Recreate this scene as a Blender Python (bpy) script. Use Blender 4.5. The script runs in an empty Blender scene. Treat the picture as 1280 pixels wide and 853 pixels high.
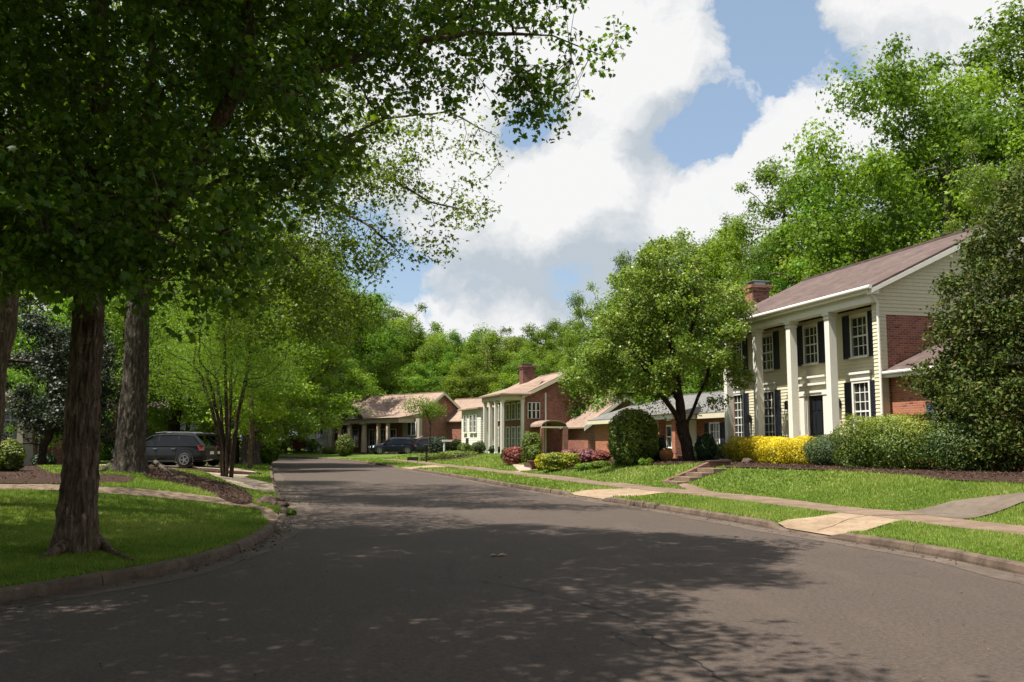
import bpy, bmesh, math, random
import numpy as np
from mathutils import Vector, Matrix, noise
from mathutils.geometry import delaunay_2d_cdt
R = math.radians
random.seed(7)
rng = np.random.default_rng(11)
scene = bpy.context.scene
COL = scene.collection

# ------------------------------------------------------------------ camera geometry (also used to survey positions)
F_PX, EYE = 1150.0, 1.6
PITCH = math.atan(125.5 / F_PX)
cP, sP = math.cos(PITCH), math.sin(PITCH)
def ray(x, y):
    u = (x - 640) / F_PX; v = -(y - 426.5) / F_PX
    return (u, cP - v * sP, sP + v * cP)
def gp(x, y, z=0.0):
    r = ray(x, y); t = (z - EYE) / r[2]
    return (r[0] * t, r[1] * t)
def atd(x, y, d):
    r = ray(x, y); t = d / r[1]
    return Vector((r[0] * t, d, EYE + r[2] * t))

# ------------------------------------------------------------------ road edges and terrain
def hermite(tab, ys):
    y = np.array([p[1] for p in tab], float); x = np.array([p[0] for p in tab], float)
    m = np.gradient(x, y)
    i = np.clip(np.searchsorted(y, ys) - 1, 0, len(y) - 2)
    h = y[i + 1] - y[i]; t = np.clip((ys - y[i]) / h, 0, 1)
    return ((2*t**3 - 3*t**2 + 1) * x[i] + (t**3 - 2*t**2 + t) * h * m[i] + (-2*t**3 + 3*t**2) * x[i+1] + (t**3 - t**2) * h * m[i+1])
TR = [(7.6, -40), (7.4, -10), (7.0, 0), (6.6, 6), (6.15, 11), (5.85, 13.3), (5.3, 15.2), (4.75, 17.2), (4.1, 19.6), (3.15, 22.8), (2.15, 26), (1.0, 29.3), (-0.15, 33),
      (-2.1, 40), (-4.5, 48), (-7.2, 56.6), (-10.4, 67), (-14.2, 77.5), (-19, 87), (-25, 94), (-34, 100), (-50, 104.5), (-75, 107)]
TL = [(-13, -40), (-11, -10), (-9.3, 0), (-7.0, 6), (-5.1, 9.4), (-4.55, 10.5), (-4.15, 11.6), (-3.95, 12.8), (-3.95, 14.2), (-4.1, 15.8), (-4.45, 18), (-5.05, 21), (-6.0, 24.5), (-7.2, 28.8),
      (-10.2, 39.8), (-14.2, 55), (-18.8, 71), (-23, 81), (-30, 88.5), (-40, 93), (-55, 96), (-80, 98)]
YT = np.concatenate([np.linspace(-40, 60, 2001), np.linspace(60.05, 107, 941)])
XRt = hermite(TR, YT); XLt = hermite(TL, np.minimum(YT, 98))
cRt = 1 / np.sqrt(1 + np.gradient(XRt, YT)**2); cLt = 1 / np.sqrt(1 + np.gradient(XLt, YT)**2)
def XR(Y): return np.where(np.asarray(Y) > 107, -400, np.interp(Y, YT, XRt))
def XL(Y): return np.where(np.asarray(Y) > 98, -400, np.interp(Y, YT, XLt))
def cR(Y): return np.interp(Y, YT, cRt)
def cL(Y): return np.interp(Y, YT, cLt)
def eR(X, Y): return (X - XR(Y)) * cR(Y)
def eL(X, Y): return (XL(Y) - X) * cL(Y)
def sm(t): t = np.clip(t, 0, 1); return t*t*(3-2*t)
def ramp(Y, a, b): return sm((np.asarray(Y, float) - a) / (b - a))
def bump(Y, a, b, s=.7): return ramp(Y, a - s, a) * (1 - ramp(Y, b, b + s))
def dipR(Y): return np.maximum(bump(Y, 15.6, 16.9, .5), np.maximum(bump(Y, 25.3, 27.4, .5), bump(Y, 52, 56, 1.)))
def dipL(Y): return np.maximum(bump(Y, 17.6, 19.6, .6), bump(Y, 27.5, 31.5, .8))
def H(X, Y):
    X = np.asarray(X, float); Y = np.asarray(Y, float)
    e = eR(X, Y); f = eL(X, Y)
    m = .62 - .18 * ramp(Y, 40, 60) - .34 * ramp(Y, 75, 95)
    hr = .13 + .012 * np.clip(e, 0, 3.4) + m * sm((e - 3.4) / 3.3) + .01 * np.clip(e - 16, 0, 80)
    hr = hr * (1 - dipR(Y) * (1 - sm(e / 2.2)) * .85)
    w = .45 + .55 * ramp(Y, 13, 21) - .68 * ramp(Y, 31, 43)
    hl = .13 + .6 * sm(f / 5.2) * w + .01 * np.clip(f - 18, 0, 60)
    hl = hl * (1 - dipL(Y) * (1 - sm(f / 1.8)) * .85)
    far = (Y > 98)
    und = .025 * np.sin(X * .9 + 1.3 * np.sin(Y * .5)) * np.sin(Y * .7 + .6)
    h = np.where((e > 0), hr, np.where(f > 0, hl, 0.0))
    h = h + np.where(e > 0, und * sm((e - 1) / 3), und * sm((f - .6) / 2)) * ((e > 0) | (f > 0))
    return h
def Hf(X, Y): return float(H(X, Y))
def place(px, py, dmax=200):
    """first ground point under this survey line"""
    r = ray(px, py); t = 4.0
    while t < dmax:
        X, Y, Z = r[0]*t, r[1]*t, EYE + r[2]*t
        if Z <= Hf(X, Y): break
        t += .05
    return Vector((X, Y, Hf(X, Y)))

# ------------------------------------------------------------------ object helpers
def tag(o, label=None, cat=None, group=None, kind=None):
    if label: o['label'] = label
    if cat: o['category'] = cat
    if group: o['group'] = group
    if kind: o['kind'] = kind
    return o
def empty(name, loc, rz=0.0, label=None, cat=None, group=None, scale=None):
    o = bpy.data.objects.new(name, None); COL.objects.link(o)
    o.location = loc; o.rotation_euler = (0, 0, rz); o.empty_display_size = .3
    if scale: o.scale = (scale,)*3 if not hasattr(scale, '__len__') else scale
    return tag(o, label, cat, group)
def copy_tree(o, parent=None):
    c = o.copy(); COL.objects.link(c); c.parent = parent
    for ch in [k for k in bpy.data.objects if k.parent == o and k != c]: copy_tree(ch, c)
    return c
def link_mesh(name, me, mat, parent=None):
    o = bpy.data.objects.new(name, me); COL.objects.link(o)
    if mat: me.materials.append(mat)
    if parent: o.parent = parent
    return o
class MB:
    def __init__(s): s.v = []; s.f = []
    def add(s, vs, fs):
        b = len(s.v); s.v += [tuple(v) for v in vs]; s.f += [tuple(b + i for i in f) for f in fs]
    def box(s, x0, x1, y0, y1, z0, z1):
        if x0 > x1: x0, x1 = x1, x0
        if y0 > y1: y0, y1 = y1, y0
        if z0 > z1: z0, z1 = z1, z0
        s.add([(x0,y0,z0),(x1,y0,z0),(x1,y1,z0),(x0,y1,z0),(x0,y0,z1),(x1,y0,z1),(x1,y1,z1),(x0,y1,z1)],
              [(3,2,1,0),(4,5,6,7),(0,1,5,4),(1,2,6,5),(2,3,7,6),(3,0,4,7)])
        return s
    def quad(s, a, b, c, d): s.add([a, b, c, d], [(0,1,2,3)]); return s
    def tri(s, a, b, c): s.add([a, b, c], [(0,1,2)]); return s
    def prism(s, pts, off):
        """solid from a planar polygon pts (3D) pushed by off"""
        n = len(pts); off = Vector(off); P = [Vector(p) for p in pts]
        s.add(P + [p + off for p in P], [tuple(range(n-1, -1, -1)), tuple(range(n, 2*n))] + [(i, (i+1) % n, n + (i+1) % n, n + i) for i in range(n)])
        return s
    def lathe(s, prof, cx=0, cy=0, seg=20, a0=0):
        vs = [(cx + r*math.cos(a0+2*math.pi*k/seg), cy + r*math.sin(a0+2*math.pi*k/seg), z) for r, z in prof for k in range(seg)]
        fs = [(i*seg+k, i*seg+(k+1) % seg, (i+1)*seg+(k+1) % seg, (i+1)*seg+k) for i in range(len(prof)-1) for k in range(seg)]
        fs += [tuple(range(seg-1, -1, -1)), tuple((len(prof)-1)*seg+k for k in range(seg))]
        s.add(vs, fs); return s
    def tube(s, pts, rad, seg=8):
        P = [Vector(p) for p in pts]; n = len(P)
        if not hasattr(rad, '__len__'): rad = [rad]*n
        up = Vector((.13, .21, .97)); vs = []
        for i in range(n):
            d = (P[min(i+1, n-1)] - P[max(i-1, 0)]).normalized()
            a = d.cross(up)
            if a.length < .1: a = d.cross(Vector((1, 0, 0)))
            a.normalize(); b = d.cross(a)
            for k in range(seg):
                t = 2*math.pi*k/seg
                vs.append(P[i] + (a*math.cos(t) + b*math.sin(t)) * rad[i])
        fs = [(i*seg+k, i*seg+(k+1) % seg, (i+1)*seg+(k+1) % seg, (i+1)*seg+k) for i in range(n-1) for k in range(seg)]
        fs += [tuple(range(seg-1, -1, -1)), tuple((n-1)*seg+k for k in range(seg))]
        s.add(vs, fs); return s
    def build(s, name, mat, parent=None, smooth=False, recalc=True):
        me = bpy.data.meshes.new(name); me.from_pydata(s.v, [], s.f)
        if recalc:
            bm = bmesh.new(); bm.from_mesh(me); bmesh.ops.recalc_face_normals(bm, faces=bm.faces); bm.to_mesh(me); bm.free()
        if smooth: me.polygons.foreach_set('use_smooth', [True]*len(me.polygons))
        me.update()
        return link_mesh(name, me, mat, parent)
def np_mesh(name, V, Fc, mat, parent=None, smooth=False, attr=None):
    """V (n,3), Fc (m,k) same-sized faces"""
    me = bpy.data.meshes.new(name); V = np.ascontiguousarray(V, np.float32); Fc = np.ascontiguousarray(Fc, np.int32)
    m, k = Fc.shape
    me.vertices.add(len(V)); me.vertices.foreach_set('co', V.ravel())
    me.loops.add(m*k); me.loops.foreach_set('vertex_index', Fc.ravel())
    me.polygons.add(m); me.polygons.foreach_set('loop_start', np.arange(0, m*k, k, dtype=np.int32))
    if smooth: me.polygons.foreach_set('use_smooth', np.ones(m, bool))
    me.update(calc_edges=True)
    if attr is not None:
        a = me.attributes.new('tint', 'FLOAT', 'POINT'); a.data.foreach_set('value', np.ascontiguousarray(attr, np.float32))
    return link_mesh(name, me, mat, parent)

# ------------------------------------------------------------------ materials
class NT:
    def __init__(s, name):
        s.m = bpy.data.materials.new(name); s.m.use_nodes = True; s.t = s.m.node_tree; s.t.nodes.clear()
        s.out = s.t.nodes.new('ShaderNodeOutputMaterial')
    def n(s, typ, **kw):
        nd = s.t.nodes.new(typ)
        for k, v in kw.items():
            if k[0] == '_': setattr(nd, k[1:], v)
            else: nd.inputs[k].default_value = v
        return nd
    def l(s, a, b): s.t.links.new(a, b)
    def noise(s, vec, scale, detail=4, rough=.6, dist=0.0):
        nd = s.n('ShaderNodeTexNoise', Scale=scale, Detail=detail, Roughness=rough, Distortion=dist)
        s.l(vec, nd.inputs['Vector']); return nd.outputs['Fac']
    def ramp(s, fac, stops):
        nd = s.t.nodes.new('ShaderNodeValToRGB'); cr = nd.color_ramp
        while len(cr.elements) < len(stops): cr.elements.new(.5)
        for e, (p, c) in zip(cr.elements, stops): e.position = p; e.color = (*c, 1) if len(c) == 3 else c
        s.l(fac, nd.inputs['Fac']); return nd.outputs['Color']
    def mix(s, fac, a, b, mode='MIX'):
        nd = s.t.nodes.new('ShaderNodeMix'); nd.data_type = 'RGBA'; nd.blend_type = mode
        for v, i in ((fac, 0), (a, 6), (b, 7)):
            if hasattr(v, 'links'): s.l(v, nd.inputs[i])
            else: nd.inputs[i].default_value = v if i == 0 else (*v, 1)
        return nd.outputs[2]
    def math(s, op, a, b=0.0, c=None, clamp=False):
        nd = s.t.nodes.new('ShaderNodeMath'); nd.operation = op; nd.use_clamp = clamp
        for i, v in enumerate((a, b) if c is None else (a, b, c)):
            if hasattr(v, 'links'): s.l(v, nd.inputs[i])
            else: nd.inputs[i].default_value = v
        return nd.outputs[0]
    def coord(s, which='Object'): return s.t.nodes.new('ShaderNodeTexCoord').outputs[which]
    def geo(s): return s.t.nodes.new('ShaderNodeNewGeometry').outputs['Position']
    def scaled(s, vec, sc):
        nd = s.t.nodes.new('ShaderNodeMapping'); nd.inputs['Scale'].default_value = sc; s.l(vec, nd.inputs['Vector']); return nd.outputs[0]
    def bump(s, h, strength=.3, dist=.02):
        nd = s.n('ShaderNodeBump', Strength=strength, Distance=dist); s.l(h, nd.inputs['Height']); return nd.outputs[0]
    def done(s, col, rough=.8, spec=.3, normal=None, metal=0.0, coat=0.0):
        p = s.n('ShaderNodeBsdfPrincipled', Metallic=metal)
        p.inputs['Specular IOR Level'].default_value = spec; p.inputs['Coat Weight'].default_value = coat
        for v, k in ((col, 'Base Color'), (rough, 'Roughness')):
            if hasattr(v, 'links'): s.l(v, p.inputs[k])
            else: p.inputs[k].default_value = v if k == 'Roughness' else (*v, 1)
        if normal: s.l(normal, p.inputs['Normal'])
        s.l(p.outputs[0], s.out.inputs[0]); return s.m
M = {}
def paint(name, c, rough=.6, spec=.3, dirt=.25, scale=2.0, coat=0, metal=0):
    n = NT(name); v = n.coord(); f = n.noise(v, scale, 6, .65)
    g = n.noise(n.scaled(v, (9, 9, 1.2)), 2.0, 5, .7)
    a = n.mix(n.math('MULTIPLY', n.ramp(g, [(.45, (0,0,0)), (.75, (1,1,1))]), dirt), c, tuple(k*.55 for k in c))
    col = n.mix(n.ramp(f, [(.35, (0,0,0)), (.7, (dirt,)*3)]), a, tuple(k*.72 for k in c))
    M[name] = n.done(col, rough, spec, coat=coat, metal=metal)
paint('white_paint', (.70, .67, .60), dirt=.22)
paint('cream_paint', (.58, .53, .38), dirt=.25)
paint('trim_white', (.70, .68, .62), dirt=.22)
paint('shutter_navy', (.022, .024, .038), rough=.5, dirt=.1)
paint('shutter_blue', (.09, .11, .17), rough=.5, dirt=.1)
paint('door_black', (.012, .013, .018), rough=.35, dirt=.05)
paint('black_metal', (.015, .015, .016), rough=.4, dirt=.05)
paint('gable_grey', (.07, .07, .075), dirt=.3)
paint('grey_siding', (.22, .23, .26), dirt=.2)
paint('beige_wall', (.33, .30, .24), dirt=.2)
paint('tan_trim', (.42, .34, .24), dirt=.25)
paint('foundation', (.22, .20, .18), dirt=.4)
paint('metal_cap', (.35, .36, .37), rough=.35, metal=.8, dirt=.3)
paint('terracotta', (.45, .20, .07), rough=.7, dirt=.3)
paint('urn_red', (.10, .035, .028), rough=.6, dirt=.3)
paint('rubber', (.012, .012, .012), rough=.75, dirt=.1)
paint('rim_metal', (.38, .38, .40), rough=.3, metal=.9, dirt=.1)
paint('car_trim', (.02, .02, .022), rough=.5, dirt=.05)
paint('dry_leaf', (.55, .33, .13), rough=.7, dirt=.3, scale=20)
for nm, c in (('car_grey', (.035, .037, .042)), ('car_black', (.012, .013, .016)), ('car_navy', (.012, .016, .045))):
    n = NT(nm); M[nm] = n.done(tuple(k*.4 for k in c), .3, .25, coat=.25, metal=0)
n = NT('tail_lamp'); M['tail_lamp'] = n.done((.30, .015, .02), .15, .6, coat=1)
n = NT('head_lamp'); M['head_lamp'] = n.done((.75, .76, .78), .1, .7, coat=1)
n = NT('glass_dark'); v = n.coord(); M['glass_dark'] = n.done(n.ramp(n.noise(v, 1.3, 2), [(.4, (.010,.012,.012)), (.65, (.035,.04,.035))]), .04, .6, n.bump(n.noise(v, 1.2, 1), .05, .02))
n = NT('car_glass'); M['car_glass'] = n.done((.004, .005, .006), .08, .35)
n = NT('lamp_glass'); M['lamp_glass'] = n.done((.55, .55, .5), .2, .5)
# brick, in the wall's own plane: (x + y, z)
def brick(name, c1, c2, mortar, white=0.0):
    n = NT(name); v = n.coord()
    sx = n.t.nodes.new('ShaderNodeSeparateXYZ'); n.l(v, sx.inputs[0])
    cb = n.t.nodes.new('ShaderNodeCombineXYZ'); n.l(n.math('ADD', sx.outputs[0], sx.outputs[1]), cb.inputs[0]); n.l(sx.outputs[2], cb.inputs[1])
    b = n.n('ShaderNodeTexBrick', Scale=1.0)
    b.inputs['Brick Width'].default_value = .215; b.inputs['Row Height'].default_value = .075; b.inputs['Mortar Size'].default_value = .008
    b.inputs['Color1'].default_value = (0, 0, 0, 1); b.inputs['Color2'].default_value = (1, 1, 1, 1); b.inputs['Mortar'].default_value = (.5, .5, .5, 1)
    n.l(cb.outputs[0], b.inputs['Vector'])
    mid = tuple((a+d)/2 for a, d in zip(c1, c2))
    var = n.ramp(b.outputs['Color'], [(0, c1), (.45, mid), (.8, c2), (1, tuple(k*.45 for k in c1))])
    big = n.noise(v, .8, 5, .6)
    var = n.mix(n.ramp(big, [(.4, (0,0,0)), (.75, (.45,)*3)]), var, tuple(k*.6 for k in c1))
    col = n.mix(b.outputs['Fac'], var, mortar)
    h = n.math('SUBTRACT', 1.0, b.outputs['Fac'])
    h = n.math('ADD', h, n.math('MULTIPLY', n.noise(v, 60, 3), .4))
    M[name] = n.done(col, .88, .2, n.bump(h, .6, .012))
brick('brick_red', (.30, .085, .045), (.42, .15, .075), (.30, .24, .19))
brick('brick_old', (.19, .062, .040), (.34, .125, .080), (.27, .22, .19))
brick('brick_dark', (.13, .05, .04), (.22, .09, .065), (.16, .13, .12))
# shingles
def shingle(name, c1, c2):
    n = NT(name); v = n.coord()
    sx = n.t.nodes.new('ShaderNodeSeparateXYZ'); n.l(v, sx.inputs[0])
    cb = n.t.nodes.new('ShaderNodeCombineXYZ'); n.l(sx.outputs[1], cb.inputs[0]); n.l(n.math('MULTIPLY', sx.outputs[2], 2.2), cb.inputs[1])
    b = n.n('ShaderNodeTexBrick', Scale=1.0)
    b.inputs['Brick Width'].default_value = .33; b.inputs['Row Height'].default_value = .15*1.0; b.inputs['Mortar Size'].default_value = .008
    b.inputs['Color1'].default_value = (0, 0, 0, 1); b.inputs['Color2'].default_value = (1, 1, 1, 1); b.inputs['Mortar'].default_value = (.1, .1, .1, 1)
    n.l(cb.outputs[0], b.inputs['Vector'])
    col = n.ramp(b.outputs['Color'], [(0, c1), (1, c2)])
    col = n.mix(n.ramp(n.noise(v, .5, 6, .65), [(.35, (0,0,0)), (.75, (.6,)*3)]), col, tuple(k*.6 for k in c1))
    col = n.mix(n.ramp(n.noise(n.scaled(v, (1, 5, 1)), 1.6, 4), [(.5, (0,0,0)), (.8, (.35,)*3)]), col, tuple(min(1, k*1.5) for k in c2))
    M[name] = n.done(col, .9, .15, n.bump(n.math('ADD', b.outputs['Color'], n.noise(v, 90, 2)), .5, .01))
shingle('shingle_brown', (.085, .060, .054), (.130, .094, .085))
shingle('shingle_tan', (.22, .155, .12), (.31, .225, .175))
shingle('shingle_grey', (.12, .115, .11), (.19, .185, .175))
# asphalt
n = NT('asphalt'); v = n.geo()
sp = n.noise(v, 95, 3, .75); fine = n.ramp(sp, [(.30, (.018,.013,.010)), (.50, (.047,.033,.026)), (.62, (.075,.054,.043)), (.72, (.24,.195,.16))])
big = n.noise(v, .35, 6, .6); col = n.mix(n.ramp(big, [(.35, (0,0,0)), (.7, (.5,)*3)]), fine, (.046, .033, .027))
col = n.mix(n.ramp(n.noise(v, 22, 4, .8), [(.42, (0,0,0)), (.66, (.7,)*3)]), col, (.100, .076, .062))
col = n.mix(n.ramp(n.noise(v, 1.1, 8, .75), [(.56, (0,0,0)), (.68, (.55,)*3)]), col, (.038, .030, .026))
pat = n.noise(n.scaled(v, (1.6, .5, 1)), .9, 6, .7, .6)
col = n.mix(n.ramp(pat, [(.52, (0,0,0)), (.72, (.35,)*3)]), col, (.100, .076, .062))
M['asphalt'] = n.done(col, .86, .28, n.bump(n.math('ADD', sp, n.math('MULTIPLY', n.noise(v, 30, 3), .6)), .55, .012))
# concrete kinds
def concrete(name, c, dark, spec=.2, sc=1.2):
    n = NT(name); v = n.geo()
    col = n.mix(n.ramp(n.noise(v, sc, 7, .68, .3), [(.32, (0,0,0)), (.68, (.95,)*3)]), c, dark)
    col = n.mix(n.ramp(n.noise(v, 5.5, 8, .8, .5), [(.50, (0,0,0)), (.64, (.55,)*3)]), col, tuple(k*.62 for k in dark))
    col = n.mix(n.ramp(n.noise(v, 70, 3, .7), [(.45, (0,0,0)), (.75, (.5,)*3)]), col, tuple(k*.55 for k in dark))
    M[name] = n.done(col, .88, spec, n.bump(n.noise(v, 45, 5, .7), .4, .01))
concrete('kerb_concrete', (.155, .112, .082), (.055, .038, .028), sc=2.2)
concrete('gutter_concrete', (.13, .10, .078), (.062, .047, .037), sc=.9)
concrete('pale_concrete', (.36, .29, .22), (.25, .19, .135), sc=.7)
concrete('apron_concrete', (.34, .255, .175), (.19, .13, .082), sc=1.1)
concrete('walk_concrete', (.225, .158, .112), (.11, .076, .054), sc=1.3)
concrete('drive_dark', (.155, .122, .094), (.085, .064, .048), sc=.8)
concrete('stone', (.12, .082, .062), (.045, .03, .024), sc=3.5)
# ground under the grass
n = NT('lawn_soil'); v = n.geo()
col = n.ramp(n.noise(v, .6, 5, .6), [(.3, (.08,.13,.018)), (.55, (.125,.19,.028)), (.75, (.18,.215,.045))])
col = n.mix(n.ramp(n.noise(v, 26, 5, .75), [(.35, (0,0,0)), (.6, (.8,)*3)]), (.055, .075, .018), col)
M['lawn_soil'] = n.done(col, .95, .1, n.bump(n.noise(v, 30, 4, .8), 1.0, .05))
n = NT('mulch'); v = n.geo()
col = n.ramp(n.noise(n.scaled(v, (1, 1.4, 1)), 30, 5, .8), [(.3, (.018,.010,.007)), (.5, (.055,.032,.023)), (.7, (.115,.070,.052))])
M['mulch'] = n.done(col, .95, .1, n.bump(n.noise(v, 28, 4, .8), 1.0, .06))
n = NT('mulch_chip'); M['mulch_chip'] = n.done(n.ramp(n.t.nodes.new('ShaderNodeObjectInfo').outputs['Random'], [(0, (.07,.042,.03)), (1, (.07,.042,.03))]), .95, .1)
# bark
def bark(name, a, b, c, sc=1.0):
    n = NT(name); v = n.coord()
    w = n.noise(n.scaled(v, (15*sc, 15*sc, 3.6*sc)), 1.3, 6, .7, .4)
    col = n.ramp(w, [(.30, a), (.5, b), (.68, c)])
    li = n.noise(v, 5.5, 6, .75)
    col = n.mix(n.ramp(li, [(.60, (0,0,0)), (.68, (.6,)*3)]), col, tuple(min(.5, k*2.0) for k in c))
    M[name] = n.done(col, .95, .1, n.bump(n.math('ADD', w, n.math('MULTIPLY', n.noise(v, 40, 4), .3)), 1.0, .05))
bark('bark_brown', (.035, .023, .016), (.125, .085, .060), (.26, .19, .14))
bark('bark_grey', (.022, .017, .013), (.075, .060, .048), (.18, .155, .13))
bark('bark_smooth', (.022, .015, .010), (.050, .034, .024), (.10, .07, .05))
bark('bark_dark', (.012, .008, .006), (.035, .024, .018), (.07, .05, .04))
# foliage: colour runs along the leaf's own tint
def leaf(name, cols, trans=.38, rough=.5, spec=.35, tcol=1.5, varh=.04):
    n = NT(name)
    a = n.t.nodes.new('ShaderNodeAttribute'); a.attribute_name = 'tint'
    oi = n.t.nodes.new('ShaderNodeObjectInfo')
    k = len(cols); col = n.ramp(a.outputs['Fac'], [(i/(k-1), c) for i, c in enumerate(cols)])
    hs = n.n('ShaderNodeHueSaturation', Saturation=1.0); n.l(col, hs.inputs['Color'])
    n.l(n.math('MULTIPLY_ADD', oi.outputs['Random'], varh, .5 - varh/2), hs.inputs['Hue'])
    n.l(n.math('MULTIPLY_ADD', oi.outputs['Random'], .3, .85), hs.inputs['Value'])
    col = hs.outputs[0]
    p = n.n('ShaderNodeBsdfPrincipled', Roughness=rough); p.inputs['Specular IOR Level'].default_value = spec; n.l(col, p.inputs['Base Color'])
    t = n.n('ShaderNodeBsdfTranslucent'); n.l(n.mix(1.0, col, (tcol, tcol*.95, tcol*.5), 'MULTIPLY'), t.inputs['Color'])
    mx = n.n('ShaderNodeMixShader', Fac=trans); n.l(p.outputs[0], mx.inputs[1]); n.l(t.outputs[0], mx.inputs[2])
    n.l(mx.outputs[0], n.out.inputs[0]); M[name] = n.m
leaf('leaf_maple', [(.032,.072,.008), (.080,.148,.012), (.165,.240,.020)], .5, varh=.01)
leaf('leaf_far', [(.050,.092,.009), (.110,.190,.014), (.200,.295,.026)], .42, spec=.2, varh=.035)
leaf('leaf_light', [(.065,.125,.012), (.120,.215,.018), (.200,.310,.030)], .5)
leaf('leaf_yellow', [(.085,.150,.010), (.150,.245,.014), (.26,.36,.025)], .5)
leaf('leaf_flowering', [(.045,.095,.012), (.115,.195,.022), (.23,.32,.045), (.60,.60,.34)], .42, varh=.01)
leaf('leaf_gloss', [(.014,.026,.005), (.042,.064,.010), (.095,.120,.020), (.10,.085,.025)], .2, .6, .18, varh=.01)
leaf('leaf_shrub', [(.018,.036,.007), (.048,.080,.012), (.10,.135,.020)], .25, varh=.02)
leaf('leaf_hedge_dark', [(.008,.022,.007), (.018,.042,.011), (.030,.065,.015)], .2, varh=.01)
leaf('leaf_olive', [(.034,.060,.010), (.095,.140,.014), (.21,.235,.022)], .28, varh=.01)
leaf('leaf_blue', [(.025,.050,.018), (.058,.100,.032), (.115,.165,.058)], .25, varh=.01)
leaf('leaf_gold', [(.16,.17,.010), (.50,.42,.012), (.68,.56,.02)], .3, varh=.005)  # green low end puts shadow tone into the golden foliage
leaf('leaf_gold_green', [(.060,.10,.010), (.20,.235,.015), (.42,.38,.02)], .3, varh=.005)
leaf('leaf_red', [(.10,.022,.020), (.21,.055,.045), (.32,.12,.08)], .25, varh=.005)
leaf('leaf_pink', [(.11,.035,.04), (.24,.09,.11), (.34,.17,.17)], .25, varh=.005)
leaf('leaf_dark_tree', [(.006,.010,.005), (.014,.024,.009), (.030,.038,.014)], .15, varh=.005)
leaf('grass_blade', [(.055,.105,.012), (.115,.195,.020), (.20,.285,.045), (.34,.34,.12)], .35, .55, .25, 1.3, 0.0)
# ------------------------------------------------------------------ leaves
def leaf_template(kind):
    if kind == 'star':
        tips = [(-.42, -.16), (-.38, .26), (0, .56), (.38, .26), (.42, -.16)]
        notch = [(-.26, .03), (-.19, .27), (.19, .27), (.26, .03)]
        ring = []
        for i, t in enumerate(tips):
            ring.append(t)
            if i < 4: ring.append(notch[i])
        ring.append((.0, -.30))
        V = [(0, 0, .03)] + [(x, y, -.55*(x*x+y*y) + .10*abs(x)) for x, y in ring]
        n = len(ring); Fc = [(0, 1+(i+1) % n, 1+i) for i in range(n)]
    elif kind == 'star4':      # three lobes, cheaper, mid distance
        V = [(0, -.35, 0), (-.45, .05, -.08), (-.12, .12, .02), (0, .55, -.08), (.12, .12, .02), (.45, .05, -.08)]
        Fc = [(0, 2, 1), (0, 4, 2), (2, 4, 3), (0, 5, 4)]
    elif kind == 'oval':
        V = [(0, -.5, 0), (.26, -.02, .07), (0, .5, -.06), (-.26, -.02, .07)]
        Fc = [(0, 1, 2), (0, 2, 3)]
    elif kind == 'frond':
        V = [(0, -.5, 0), (.12, 0, .03), (0, .5, -.12), (-.12, 0, .03)]
        Fc = [(0, 1, 2), (0, 2, 3)]
    return np.array(V, float), np.array(Fc, int)
def unit(a): return a / np.maximum(np.linalg.norm(a, axis=1, keepdims=True), 1e-9)
def leaf_mesh(name, P, N, S, mat, parent=None, kind='oval', tint=None, droop=0.0, r=rng):
    P = np.asarray(P, float); n = len(P); N = unit(np.asarray(N, float) + r.normal(0, 1e-3, (n, 3)))
    A = unit(np.cross(N, unit(r.normal(0, 1, (n, 3)) + np.array([0, 0, -droop])))); B = np.cross(N, A)
    if droop: # leaf tip hangs
        sgn = np.where(B[:, 2] > 0, -1, 1)[:, None]; B = B*sgn; A = A*sgn
    V, Fc = leaf_template(kind)
    W = P[:, None, :] + np.asarray(S)[:, None, None] * (V[None, :, 0, None]*A[:, None] + V[None, :, 1, None]*B[:, None] + V[None, :, 2, None]*N[:, None])
    k = len(V); FF = (Fc[None] + (np.arange(n)*k)[:, None, None]).reshape(-1, 3)
    if tint is None: tint = r.random(n)
    return np_mesh(name, W.reshape(-1, 3), FF, mat, parent, smooth=(kind == 'star'), attr=np.repeat(tint, k))

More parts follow.
